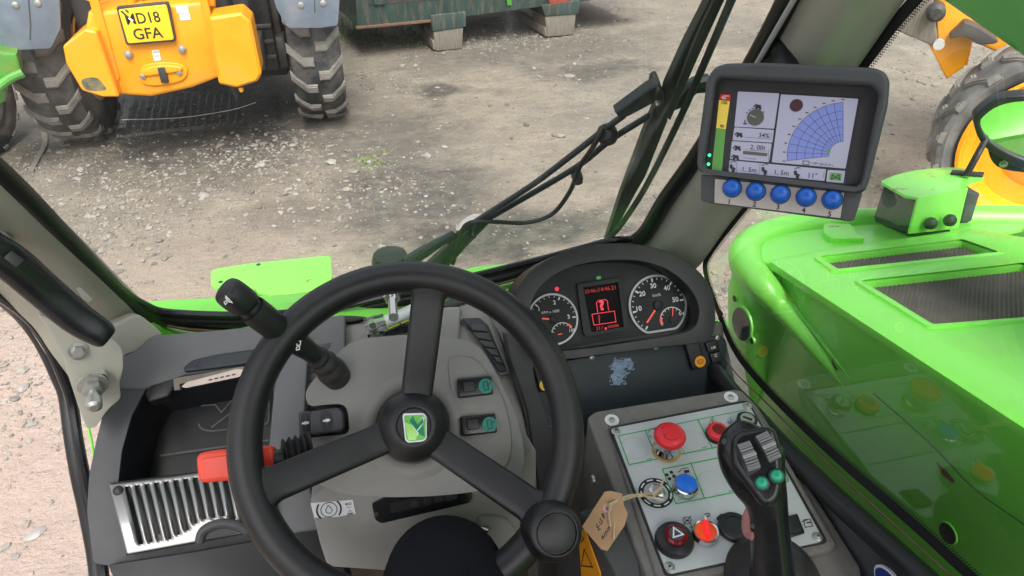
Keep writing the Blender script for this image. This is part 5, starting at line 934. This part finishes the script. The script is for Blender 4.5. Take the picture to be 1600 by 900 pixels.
b = MB(); b.poly(pp(BD.off(.002), bp), n*-.003, WHITEL, .0008); b.poly(pp(BD.off(.0024), rc([(632, 649), (661, 648), (665, 652), (665, 684), (660, 687.5), (639, 689.5), (635, 686), (631.5, 653)], 3)), n*-.001, mat('badge_green', (.16, .50, .10), .3), .0002)
bgd, bgl = mat('badge_dark_green', (.01, .22, .12), .3), mat('badge_pale_green', (.42, .78, .22), .3); TB = BD.off(.0028)
b.flat(pp(TB, [(632, 660), (645, 664), (652, 678), (650, 687), (638, 688)]), bgl); b.flat(pp(TB.off(.0001), [(640, 649), (650, 668), (660, 651), (664, 652), (652, 682)]), WHITEL)
b.flat(pp(TB.off(.0003), [(645, 650), (652, 664), (661, 652), (661, 660), (651, 673), (640, 657)]), bgd); b.flat(pp(TB.off(.0002), [(652, 674), (661, 664), (664, 682), (658, 680)]), bgd); b.flat(pp(TB.off(.0004), [(636, 664), (645, 676), (650, 670), (652, 678), (644, 685), (637, 684)]), bgl); b.build('badge', t, smooth=False)
e, d_ = rimpt(857, 826); kc = SWP.p(857, 827, 0)-n*.0
b = MB(); b.lathe(kc-n*.012, n, [(.027, 0), (.0315, .008), (.0325, .020), (.0320, .032), (.0300, .042), (.0270, .049), (.0235, .0515), (.0222, .0515), (.0212, .0480), (.0205, .0480), (.0200, .0500), (.014, .0520), (.0, .0530)], RIM, 56); b.lathe(kc-n*.02, n, [(.028, 0), (.030, .008), (.027, .012)], BLKG, 40); b.build('spinner_knob', t, 50)
# ------------------------------------------------------------------ the driver's knee
K = D(698, 914, .86); t = MB(); hip = V((.03, -.30, 1.58)); P = [hip, hip*.55+K*.45+V((0, 0, .015)), K+V((-.004, -.07, .006)), K+V((0, .012, -.008)), K+V((.002, .045, -.075)), V((K.x+.01, K.y+.05, 1.38)), V((K.x+.012, K.y+.03, 1.20)), V((K.x+.015, K.y+.03, 1.12))]
t.tube(P, [.105, .088, .074, .068, .065, .062, .055, .052], CLOTH, 36, sub=10); o = t.build('person', loc=K, sharp=80); tag(o, "driver's bent knee in dark navy trousers, beneath the steering wheel", 'person')
sm = MB(); sm.tube([K+V((.014, -.06, .080)), K+V((.020, .0, .064)), K+V((.024, .05, .024))], .0014, CLOTH, 6); sm.build('trouser_seam', o)
# ================================================================== MONITOR
mq = D(1240, 215, .74); MO = Pl(mq, (CAM-mq).normalized()+V((-.08, 0, .10))); n = MO.n
t = thing('display_monitor', tuple(mq), 'dark grey load display monitor with a lit screen and five blue buttons', 'monitor')
co = rc([(1088, 258), (1090, 225), (1104, 122), (1116, 104), (1134, 98), (1200, 97), (1368, 105), (1384, 112), (1391, 126), (1388, 165), (1358, 285), (1352, 300), (1336, 302), (1104, 272), (1092, 268)], 7)
ho = rc([(1117, 128), (1124, 121), (1362, 133), (1374, 146), (1346, 284), (1338, 291), (1104, 264), (1098, 256)], 6)
b = MB(); b.poly(pp(MO.off(.014), co), n*-.020, MON, .007, 5, holes=[pp(MO.off(.014), ho)])
b.poly(pp(MO.off(-.005), co), n*-.030, MON, .004, 3); b.build('case', t, 50)
b = MB(); b.poly(pp(MO, rc([(1110, 122), (1122, 116), (1366, 128), (1380, 144), (1350, 290), (1340, 296), (1098, 268), (1094, 256)], 6)), n*-.003, MONF, .001); b.build('face', t)
b = MB(); b.poly(pp(MO.off(.004), rc([(1095, 272), (1345, 300), (1348, 302), (1335, 344), (1328, 346), (1112, 318), (1095, 314)], 4)), n*-.028, MON, .004, 3); b.build('button_housing', t)
b = MB(); BS = MO.off(.0075); b.poly(pp(BS, rc([(1117, 279), (1319, 301), (1313, 341), (1116, 317)], 1.5)), n*-.005, BEIGE, .0006)
for i, (x, y) in enumerate(((1138, 318.5), (1175.5, 322.5), (1212.5, 327), (1252, 332), (1293, 338))): b.text(str(i+1), BS.p(x, y, .0003), BS.p(x+9, y+1)-BS.p(x, y), BS.n, None, BLKP, bold=.02, height=.0050)
b.build('button_strip', t)
for x, y in ((1144, 294), (1181, 299), (1219.5, 303.5), (1259.5, 308), (1300.5, 312)):
    b = MB(); c = BS.p(x, y, 0); b.lathe(c, n, [(.0093, 0), (.0093, .0006)], BLKP, 24); b.lathe(c, n, [(.0086, 0), (.0086, .003), (.0080, .0055), (.0062, .0078), (.0035, .0092), (.001, .0097)], BLUE, 28); b.build('button', t, 80)
# screen
b = MB(); SB = MO.off(.0006); b.flat(pp(SB, [(1146, 140), (1345, 152), (1323, 289), (1136, 270)]), SCRK); S = MO.off(.0010)
def cb(X, Y): return (1120+X/5.296, 120+Y/5.296)
for q in ([(175, 122), (517, 137), (475, 430), (145, 412)], [(530, 145), (1172, 182), (1065, 760), (455, 707)], [(145, 418), (473, 440), (460, 545), (130, 525)], [(125, 532), (455, 552), (432, 708), (110, 680)], [(105, 690), (905, 765), (890, 862), (98, 785)], [(918, 770), (1063, 778), (1048, 880), (905, 868)]):
    b.flat(pp(S, rc([cb(*p) for p in q], 1.6)), SCRW)
S2 = MO.off(.0012)
def L_(q, w=.0004, m=SCRK, cl=False): b.ribbon([S2.p(*cb(*p)) for p in q], n, w, m, cl)
def fan(r, th): return (1045-r*1.07*math.cos(th)+.0*r, 645-r*math.sin(th)+r*.045*math.cos(th))
th0, th1 = math.radians(-4), math.radians(90); th_ = [th0+(th1-th0)*i/40 for i in range(41)]
b.flat([S2.p(*cb(*fan(433, a))) for a in th_]+[S2.p(*cb(*fan(110, a))) for a in reversed(th_)], SCRB); S2 = MO.off(.0014)
for r in (110, 167, 233, 295, 360, 433): L_([fan(r, a) for a in th_], .00028)
for i in range(11): a = th0+(th1-th0)*i/10; L_([fan(110, a), fan(433, a)], .00028)
for i in range(11): a = th0+(th1-th0)*i/10; p = fan(456, a); L_([(p[0]-14, p[1]-1), (p[0]+12, p[1]+1)], .0009, MON)
b.disc(S2.p(*cb(927, 617)), n, .0016, BARG, .0003, 12); b.disc(S2.p(*cb(658, 237)), n, .0058, mat('screen_maroon', (.07, .02, .03), .4), .0003, 24); b.arc(S2.p(*cb(658, 237))+n*.0005, XA, n.cross(XA), n, .0025, 0, 6.28, .0006, MON)
b.disc(S2.p(*cb(320, 336)), n, .0078, SCRG, .0003, 28); b.ribbon([S2.p(*cb(x, y))+n*.0005 for x, y in ((275, 316), (322, 336))], n, .0007, SCRW)
def T_(s, a, c, hs=1, m=SCRK): A, B2 = S2.p(*cb(*a)), S2.p(*cb(*c)); b.text(s, A, B2-A, n, (B2-A).length, m, hs, bold=.005)
T_('34%', (345, 500), (432, 506)); T_('2, 00t', (275, 598), (400, 606)); T_('1, 5m', (212, 782), (325, 792)); T_('1, 5m', (478, 807), (592, 817)); T_('11°', (758, 835), (828, 840)); T_('1.0P1.00 0,10 t', (782, 722), (962, 742), .9, MON)
b.flat([S2.p(*cb(*p)) for p in ((218, 612), (418, 632), (415, 658), (216, 640))], SCRG)
for q in ([(715, 695), (765, 700), (762, 728), (712, 722)],): L_(q, .0006, SCRK, True)
for q in ([(232, 498), (332, 508), (445, 516), (455, 462)], [(215, 670), (330, 680)], [(290, 678), (320, 682)], [(232, 604), (410, 616)], [(360, 700), (352, 800)], [(160, 700), (165, 795), (350, 805)], [(430, 720), (425, 600)], [(880, 840), (890, 780)], [(425, 825), (600, 838)]): L_(q, .0003, MON)
for cx, cy in ((335, 238), (180, 470), (165, 580), (150, 655)):   # little machine pictograms
    L_([(cx-32, cy+12), (cx-10, cy-8), (cx+10, cy+2)], .0012); L_([(cx-12, cy+6), (cx+30, cy+8)], .0030); b.disc(S2.p(*cb(cx-8, cy+20)), n, .0013, SCRK, .0002, 10); b.disc(S2.p(*cb(cx+24, cy+22)), n, .0013, SCRK, .0002, 10)
for cx, cy in ((128, 755), (392, 778), (660, 808)): L_([(cx-18, cy-42), (cx+12, cy-58), (cx+34, cy-50)], .0007); L_([(cx-12, cy-30), (cx-8, cy-5), (cx+22, cy+14)], .0028); b.disc(S2.p(*cb(cx+8, cy+22)), n, .0016, SCRK, .0002, 10)
for i, a in enumerate((150, 128, 106, 84, 62, 35)): p = (320+82*math.cos(math.radians(a)), 336-78*math.sin(math.radians(a))); L_([(p[0]-9, p[1]), (p[0]+8, p[1]+1)], .0009, MON)
L_([(218, 388), (250, 390)], .0012); L_([(232, 358), (234, 384)], .0010)
b.flat([S2.p(*p) for p in rc([cb(938, 792), cb(1036, 800), cb(1028, 860), cb(930, 852)], 1.6)], BARG); S2 = MO.off(.0016); L_([(948, 848), (958, 808), (982, 836), (1010, 808), (1018, 850), (985, 832), (948, 848)], .0008)
b.build('screen', t, smooth=False)
b = MB(); BR = MO.off(.0008)
b.flat(pp(BR, rc([(1125.5, 147), (1142, 148), (1140.5, 158), (1123.5, 156)], 1.5)), BARR); b.flat(pp(BR, [(1123.5, 156.3), (1140.5, 158.3), (1134, 202), (1119, 200)]), BARY); b.flat(pp(BR, [(1119, 200.3), (1134, 202.3), (1128, 267), (1112, 265)]), BARG)
b.line(BR, [(1127, 153), (1131, 150), (1139, 150)], .0007, WHTP, .0002); b.line(BR, [(1129, 154), (1134, 153)], .0012, WHTP, .0002)
b.ptext('100', BR, (1127, 162.3), (1136, 163.3), BLKP, .0003, bold=.02); b.ptext('90', BR, (1124.5, 199), (1131, 199.8), BLKP, .0003, bold=.02); b.build('load_bar', t, smooth=False)
for i in range(6): b = MB(); b.disc(MO.p(1119-i*1.6, 154.5+i*14.6, .0006), n, .0018, BLKP, .0004, 12); b.build('indicator_hole', t)
for x, y in ((1095.5, 242.5), (1108.5, 242.5), (1095.5, 255), (1107, 256.5)): b = MB(); b.disc(MO.p(x, y, .0012), n, .0016 if x > 1100 else .0010, LEDG, .0006, 12); b.build('indicator_light', t)
b = MB(); c = MO.p(1235, 200, -.035); b.tube([c, c+V((.02, .05, .02)), D(1228, 60, .86), D(1225, 40, .88)], .016, BLK, 16); b.build('mounting_arm', t)
# ================================================================== SIDE CONSOLE
CP = Pl(CAM+V((.3698, .5045, -.6855)), (-.017, -.117, .993)); n = CP.n
t = thing('control_console', tuple(CP.p(1110, 760)), 'grey side console with a silver plate of buttons, keys and green outlined fields', 'console')
CB = CP.off(-.009)
ho = [(917, 652), (930, 642), (1148, 607), (1160, 610), (1184, 634), (1344, 884), (1356, 960), (1040, 980)]
b = MB(); b.poly(pp(CB, rc(ho, 6)), V((0, 0, -.36)), CONS, .007, 4)
b.build('housing', t, 50)
b = MB(); b.poly(pp(CP.off(-.002), rc([(950, 664), (1166, 622), (1186, 642), (1310, 850), (1298, 862), (1040, 912), (1026, 900)], 6)), n*-.02, CONS, .005, 3); b.build('raised_frame', t, 50)
b = MB(); b.poly(pp(CP.off(-.0005), rc([(951, 667), (1169, 624), (1295, 847), (1040, 902)], 9)), n*-.006, BLKP, .001); b.build('gasket', t)
pl_ = [(956, 669), (1168, 628), (1288, 845), (1043, 897)]
b = MB(); b.poly(pp(CP.off(.0012), rc(pl_, 10)), n*-.003, PLATE, .0005)
PT = CP.off(.0016)
def gl_(q, w=.0016, m=GLINE, cl=False): b.ribbon([PT.p(x, y) for x, y in q], n, w, m, cl)
gl_([(966, 681), (983, 726), (1112, 700)]); gl_([(966, 681), (1166, 640)], .0012); gl_([(1008, 672), (1027, 717)]); gl_([(1045, 664), (1070, 709)], .0008); gl_([(1090, 655), (1114, 702)], .0016); gl_([(1112, 700), (1150, 692)])
gl_([(1035, 733), (1080, 724), (1215, 696), (1232, 752), (1099, 779), (1056, 787), (1035, 733)]); gl_([(1079, 722), (1101, 779)], .0016)
for x, y in ((1010, 718), (1096, 700), (1138, 768), (1224, 750)): gl_([(x, y), (x+9, y-2)], .0012)
for x, y in ((992, 700), (1112, 754), (1085, 690)):
    c = PT.p(x, y, .0001); b.arc(c, XA, n.cross(XA), n, .0165, 0, 6.283, .0004, GREYP, 48)
def icon(q, w=.0007, cl=False, m=BLKP): b.ribbon([PT.p(x, y, .0002) for x, y in q], n, w, m, cl)
icon([(1107, 665), (1113, 652), (1121, 662)], .0006, True); icon([(1113, 656), (1114, 660)], .0008)
icon([(1137, 657), (1140, 663), (1143, 656)]); icon([(1135, 661), (1146, 659)], .0005); icon([(1141, 652), (1142, 658)], .0005); icon([(1153, 650), (1158, 649)], .0035); icon([(1154, 648), (1154, 645), (1157, 645), (1157, 648)])
icon([(1013, 676), (1016, 670), (1022, 669)], .0006); icon([(1022, 671), (1024, 668)], .0012); icon([(1014, 680), (1018, 683)], .0010)
for x, y in ((1042, 742), (1049, 738), (1046, 748), (1053, 744)): b.disc(PT.p(x, y, .0002), n, .0024, BLKP, .0002, 8)
icon([(1060, 738), (1066, 732), (1076, 731)], .0010); icon([(1069, 737), (1077, 736)], .0040)
icon([(1059, 782), (1062, 776), (1066, 780)], .0004, True)
icon([(1067, 812), (1070, 808), (1078, 808), (1080, 812), (1078, 818), (1070, 819)], .0008, True); icon([(1067, 808), (1081, 820)], .0008); icon([(1080, 806), (1067, 820)], .0008); icon([(1071, 813), (1077, 813)], .0016)
icon([(1100, 808), (1102, 803), (1108, 802), (1110, 806)], .0010); icon([(1103, 807), (1108, 806)], .0016); b.disc(PT.p(1080, 823, .0002), n, .0011, BLKP, .0002, 8)
icon([(1149, 872), (1151, 854), (1164, 868)], .0006, True); icon([(1153, 868), (1159, 867)], .0035)
icon([(1253, 815), (1262, 812)], .0010); icon([(1256, 812), (1258, 824), (1270, 822), (1266, 811)], .0010, True); icon([(1260, 817), (1267, 816)], .0016)
b.ptext('DCA', PT, (1166, 861), (1176, 858.5), GLINE, .0003, bold=.03); gl_([(1164, 853), (1174, 850), (1178, 859), (1168, 862)], .0005, GLINE, True)
c = PT.p(1025, 770, .0001); b.arc(c, XA, n.cross(XA), n, .0178, 0, 6.283, .0062, BLKP, 56)
for i in range(9): a = i*2*math.pi/9; b.arc(c+n*.0002, XA, n.cross(XA), n, .0178, a, a+.45, .0016, WHITEL, 8)
b.build('button_plate', t)
for x, y in ((962, 674), (1167.5, 634.5), (1277, 839), (1046, 886)): b = MB(); c = CP.p(x, y, .0014); b.lathe(c, n, [(.0058, 0), (.0058, .001), (.0045, .0016)], ZINC, 24); b.lathe(c+n*.0014, n, [(.0036, 0), (.0034, .0016), (.0022, .0020), (.0018, .0006)], ZINC, 16); b.disc(c+n*.0022, n, .0013, BLKP, .0002, 6); b.build('screw', t)
for x, y in ((956, 657), (1142, 621)): b = MB(); b.lathe(CB.p(x, y, .0003), n, [(.0095, 0), (.0095, .0012)], WHITEL, 28); b.lathe(CB.p(x, y, .0015), n, [(.0045, 0), (.0045, .002), (.003, .0028), (.0022, .0012)], ZINC, 6); b.build('washer_bolt', t)
b = MB(); b.lathe(onx(928, 750, .243), (-1, 0, 0), [(.007, 0), (.006, .003), (.003, .004)], ZINC, 16); b.build('side_screw', t)
# emergency stop
b = MB(); c = CP.p(1041, 704, .0015); b.lathe(c, n, [(.0185, 0), (.0185, .0010)], mat('old_yellow_ring', (.42, .30, .10), .7, var=.3, vs=60), 32); b.build('yellow_ring', t)
b = MB(); b.lathe(c+n*.001, n, [(.0160, 0), (.0165, .003), (.0150, .006), (.0125, .010), (.0110, .024)], CHROME, 32); eo = b.build('emergency_stop', t)
b = MB(); h = c+n*.024; b.lathe(h, n, [(.010, -.004), (.0175, 0), (.0195, .003), (.0198, .006), (.0185, .0095), (.0150, .0118), (.010, .0128), (.004, .0132), (.0, .0132)], RED, 40)
U_, W2 = XA, n.cross(XA); b.arc(h+n*.0126, U_, W2, n, .0115, math.radians(200), math.radians(500), .0006, REDD, 30); b.ribbon([h+n*.0128+U_*-.0105+W2*-.001, h+n*.0128+U_*-.0075+W2*-.0015, h+n*.0128+U_*-.0095+W2*-.005], n, .0008, REDD); b.build('mushroom_head', eo, 60)
# red warning lamp, key switch
b = MB(); c = CP.p(1120, 680, .0015); b.lathe(c, n, [(.0150, 0), (.0150, .003), (.0140, .005)], BLK, 28); lo = b.build('warning_lamp', t); b = MB(); b.lathe(c+n*.004, n, [(.0138, 0), (.0135, .006), (.0110, .0085), (.009, .0085), (.0, .0078)], RED, 28); b.lathe(c+n*.012, n, [(.0085, 0), (.008, .0006)], REDD, 24); b.build('lens', lo)
b = MB(); c = CP.p(1163, 668, .0015); b.lathe(c, n, [(.0135, 0), (.0138, .003), (.0120, .004), (.0120, .014), (.0130, .0145)], CHROME, 32); b.lathe(c+n*.0145, n, [(.0132, 0), (.0132, .002), (.0098, .0028)], BLKP, 32); b.lathe(c+n*.017, n, [(.0092, 0), (.0088, .0018)], ZINC, 28); b.box(c+n*.019, V((.7, -.6, 0)), n.cross(V((.7, -.6, 0))), n, .012, .0028, .0012, BLKP); b.build('key_switch', t)
# blue push button, ignition lock
b = MB(); c = CP.p(1070, 764, .0015); b.lathe(c, n, [(.0150, 0), (.0155, .002), (.0150, .004), (.0148, .010), (.0135, .0115)], CHROME, 32); bo = b.build('push_button', t); b = MB(); b.lathe(c+n*.0085, n, [(.0128, 0), (.0126, .0042), (.0110, .0052), (.0, .0052)], BLUEC, 28); b.build('cap', bo)
b = MB(); c = CP.p(1026, 771, .0020); b.lathe(c, n, [(.0118, 0), (.0122, .0014), (.0110, .0020)], ZINC, 28); b.lathe(c+n*.0018, n, [(.0105, 0), (.0105, .005), (.0095, .0056)], CHROME, 6); b.lathe(c+n*.006, n, [(.0065, 0), (.0062, .003), (.002, .0032)], ZINC, 20); io = b.build('ignition_lock', t)
# hazard, orange selector, socket cap, rocker
b = MB(); c = CP.p(1053, 846, .0015); b.lathe(c, n, [(.0218, 0), (.0222, .003), (.0205, .008), (.0150, .0105), (.0120, .0110)], BLK, 40); hz_ = b.build('hazard_switch', t)
b = MB(); h = c+n*.0108; b.lathe(h, n, [(.0120, 0), (.0125, .004), (.0105, .0065), (.0, .0065)], REDD, 32); U_, W2 = XA, n.cross(XA); b.lathe(h+n*.0062, n, [(.0085, 0), (.0082, .0008)], MON, 24); tr = [h+n*.0076+U_*x+W2*y for x, y in ((-.0055, -.0045), (.0065, -.0035), (-.0005, .0068))]; b.ribbon(tr, n, .0018, WHITEL, True); b.build('triangle_button', hz_)
b = MB(); c = CP.p(1101, 836, .0015); b.lathe(c, n, [(.0150, 0), (.0155, .002), (.0150, .003), (.0148, .0080), (.0142, .0092), (.0134, .0088)], CHROME, 36); b.lathe(c+n*.0075, n, [(.0128, 0), (.0122, .0015), (.0085, .002), (.0, .002)], ORNG, 32); so_ = b.build('lit_selector', t)
b = MB(); d_ = V((.25, .97, 0)); d_ = (d_-n*d_.dot(n)).normalized(); b.box(c+n*.013, d_, n.cross(d_), n, .021, .0054, .009, REDE, .0012); b.box(c+n*.0145+d_*.0115, d_, n.cross(d_), n, .006, .0022, .0072, WHITEL, .0006); b.build('selector_lever', so_)
b = MB(); c = CP.p(1146, 826, .0015); b.lathe(c, n, [(.0180, 0), (.0185, .003), (.0180, .006), (.0165, .0075), (.0115, .0080), (.0112, .0070), (.0, .0068)], BLK, 40); b.box(c+n*.003+V((.012, -.012, 0)), V((1, -1, 0)), n.cross(V((1, -1, 0))), n, .012, .012, .006, BLK, .002); b.box(c+n*.003+V((-.008, .015, 0)), V((-.5, 1, 0)), n.cross(V((-.5, 1, 0))), n, .008, .010, .005, BLK, .002); b.build('socket_cap', t)
b = MB(); b.poly(pp(CP.off(.004), rc([(1222, 808), (1246, 802), (1258, 832), (1230, 840)], 2)), n*-.004, BLKG, .001); b.poly(pp(CP.off(.008), rc([(1222, 808), (1243, 803), (1253, 828), (1230, 835)], 2)), n*-.006, BLK, .0015); b.build('rocker_switch', t)
# key tag and string
t = thing('key_tag', tuple(D(940, 815, .87)), 'brown cardboard key tag with handwriting, tied with string to the ignition', 'tag')
TG = Pl(D(943, 815, .865), (-.25, -.62, .74)); b = MB(); b.poly(pp(TG, [(910, 823), (944, 764), (963, 768), (974, 780), (982, 794), (978, 820), (938, 862)] if False else [(909.5, 823), (945, 768), (954, 767), (972, 771), (975, 790), (981, 802), (976, 821), (949, 861), (939, 858)]), TG.n*-.0012, CARD)
TT = TG.off(.0003)
def hw(q): b.ribbon([TT.p(880+x/7.03, 740+y/5.625) for x, y in q], TG.n, .0011, BLKP)
hw([(372, 440), (366, 462), (385, 476), (394, 496)]); hw([(372, 478), (402, 455)]); hw([(380, 500), (410, 484)]); hw([(392, 420), (420, 450)]); hw([(400, 396), (414, 388)]); hw([(402, 398), (420, 412), (432, 424), (424, 438)]); hw([(420, 352), (446, 396), (454, 380), (440, 372), (448, 356), (428, 350)])
hw([(430, 545), (424, 560), (438, 572), (444, 556), (430, 545)]); hw([(446, 522), (462, 556)]); hw([(462, 510), (478, 544)]); hw([(458, 520), (476, 508)]); hw([(476, 492), (494, 522)]); hw([(488, 478), (508, 506)]); hw([(484, 486), (502, 470)]); hw([(504, 462), (514, 490)])
b.build('card', t, smooth=False)
b = MB(); c = TG.p(949, 794, .0004); b.lathe(c, TG.n, [(.0055, 0), (.0050, .0005)], PINK, 20); b.lathe(c+TG.n*.0005, TG.n, [(.0019, 0), (.0018, .0003)], BLKP, 12); b.build('eyelet', t)
kc = CP.p(1026, 771, .014)
b = MB()
for o1, o2 in ((0, 0), (3, 4), (-2, 7)): b.tube([TG.p(949, 794, .001), TG.p(956, 786+o1*.3, .006), D(985, 775+o1, .885), D(1000, 772+o2*.5, .895), kc], .0010, STRING, 6)
b.tube([kc, D(1012, 770, .90), D(985, 778, .89), TG.p(956, 790, .006), TG.p(952, 800, .004), TG.p(952, 810, .004), TG.p(954, 823, .003)], .0010, STRING, 6); b.tube([D(990, 776, .89), D(966, 786, .88), D(964, 800, .872), D(960, 820, .865), D(959, 843, .862)], .0010, STRING, 6)
b.tube([kc, CP.p(1020, 772, .018), CP.p(1034, 762, .018), kc, CP.p(1018, 778, .016), D(1003, 773, .896)], .0016, STRING, 6); b.tube([kc, CP.p(1030, 764, .020), CP.p(1037, 750, .014)], .0012, STRING, 6); b.build('string', t)
# warning sticker and dark shape beside the console
b = MB(); q = [(906, 832), (912, 826), (937, 895), (940, 960), (912, 960), (905, 850)]; WS = Pl(onx(915, 870, .205), (-1, -.25, .2)); b.poly(pp(WS, q), WS.n*-.002, AMBER); b.ribbon(pp(WS.off(.0004), [(908, 884), (913, 858), (926, 886)]), WS.n, .0016, BLKP, True); b.ribbon(pp(WS.off(.0004), [(908, 836), (912, 842), (909, 848)]), WS.n, .0014, BLKP, True); o = b.build('warning_sticker', loc=WS.p(915, 870), smooth=False); tag(o, 'yellow warning sticker with black triangle on the dark seat side wall', 'sticker')
b = MB(); b.poly(pp(WS.off(-.003), [(868, 826), (905, 800), (960, 890), (990, 990), (868, 990)]), WS.n*-.05, DASH, .004); o = b.build('seat_side_cover', loc=WS.p(900, 900)); tag(o, 'dark plastic cover between the seat and the grey side console', 'cover')
b = MB(); b.poly([V((-.30, .30, 1.36)), V((.30, .30, 1.36)), V((.30, -.30, 1.36)), V((-.30, -.30, 1.36))], (0, 0, .12), CLOTH, .03) ; b.poly([V((-.30, -.28, 1.46)), V((.30, -.28, 1.46)), V((.30, -.42, 2.15)), V((-.30, -.42, 2.15))], (0, -.12, 0), CLOTH, .03)
# ------------------------------------------------------------------ joystick
t = thing('joystick', tuple(CP.p(1195, 895)), 'black joystick with two ribbed grey rollers and two round green buttons', 'joystick')
b = MB(); c = CP.p(1206, 905, -.004); pr = [(.052, 0), (.050, .010), (.042, .018), (.040, .024), (.031, .030), (.028, .036), (.021, .042), (.0, .044)]; b.lathe(c, (n+V((0, -.05, 0))), pr, BOOT, 40); b.build('boot', t, 60)
st_ = [(1208, 915, .855, 31, .020), (1206, 880, .838, 29, .020), (1204, 840, .820, 27, .020), (1200, 800, .802, 27, .0205), (1194, 774, .790, 31, .022), (1184, 750, .780, 39, .0240), (1176, 726, .774, 45, .0250), (1173, 705, .770, 47, .0250), (1173, 690, .769, 43, .023), (1175, 679, .770, 34, .019), (1177, 674, .772, 20, .011)]
b = pxloft(st_, BLKG, n=36, pw=2.5, sub=6); b.build('grip', t, 70)
fc_ = D(1178, 712, .728); JF = Pl(fc_, (CAM-fc_).normalized()+V((.05, .0, .10))); jn = JF.n
b = MB(); b.poly(pp(JF, rc([(1142, 688), (1154, 674), (1196, 664), (1212, 669), (1222, 700), (1224, 760), (1218, 782), (1204, 793), (1190, 790), (1164, 755), (1142, 725)], 12)), jn*-.020, BLKG, .007, 5); b.build('face_plate', t, 60)
for q, rx in (([(1146, 696), (1170, 688), (1189, 734), (1168, 746)], (1170, 713)), ([(1177, 684), (1200, 676), (1219, 716), (1203, 726)], (1200, 698))):
    b = MB(); b.poly(pp(JF.off(.0012), rc(q, 3)), jn*-.003, BLK, .001); so_ = b.build('roller_housing', t)
    A = JF.p(q[0][0]*.5+q[1][0]*.5, q[0][1]*.5+q[1][1]*.5); B_ = JF.p(q[2][0]*.5+q[3][0]*.5, q[2][1]*.5+q[3][1]*.5); vd = (A-B_).normalized(); ud = vd.cross(jn).normalized(); c = JF.p(*rx, -.003); b = MB()
    L2, w2 = (A-B_).length*.34, .0060; k = 11
    for i in range(k):
        a = math.radians(-62+124*i/(k-1)); r_ = .0125; p = c+vd*(math.sin(a)*r_*1.05)+jn*(math.cos(a)*r_-.002); d_ = (vd*math.cos(a)-jn*math.sin(a)).normalized(); nn = (vd*math.sin(a)+jn*math.cos(a)).normalized()
        b.box(p, ud, d_, nn, w2*2, .0014 if i % 2 else .0011, .003 if i != 5 else .003, MATS['roller_grey'] if 'roller_grey' in MATS else mat('roller_grey', (.27, .275, .27), .45, var=.08), .0004)
        b.box(p-nn*.0020, ud, d_, nn, w2*2, .0030, .003, MATS.get('roller_groove') or mat('roller_groove', (.10, .10, .10), .6))
    b.box(c+jn*.0125, ud, vd, jn, w2*2.15, .0042, .0045, MATS['roller_grey'], .001); b.build('roller', so_)
for x, y in ((1190, 755), (1213, 744)):
    b = MB(); c = JF.p(x, y, 0); b.lathe(c, jn, [(.0074, 0), (.0072, .003), (.0062, .0036)], BLK, 28); bo = b.build('button_ring', t); b = MB(); b.lathe(c+jn*.003, jn, [(.0058, 0), (.0055, .003), (.0040, .0044), (.0, .0048)], GBTN, 24); b.build('button', bo, 60)
b = MB(); c = JF.p(1132, 690, -.010); b.lathe(c, (jn+V((-.8, 0, .2))), [(.0030, 0), (.0028, .001), (.0015, .001)], DKMET, 16); b.build('screw', t)
b = MB(); b.tube([D(1172, 795, .792), D(1166, 812, .797), D(1167, 832, .805), D(1176, 838, .80)], .0045, mat('trigger_pink', (.35, .16, .15), .4), 10, flat=.5); b.build('trigger', t)
b = MB(); c = D(1176, 822, .778); b.lathe(c, (CAM-c).normalized(), [(.0022, 0), (.0020, .001), (.001, .001)], DKMET, 14); b.build('screw', t)
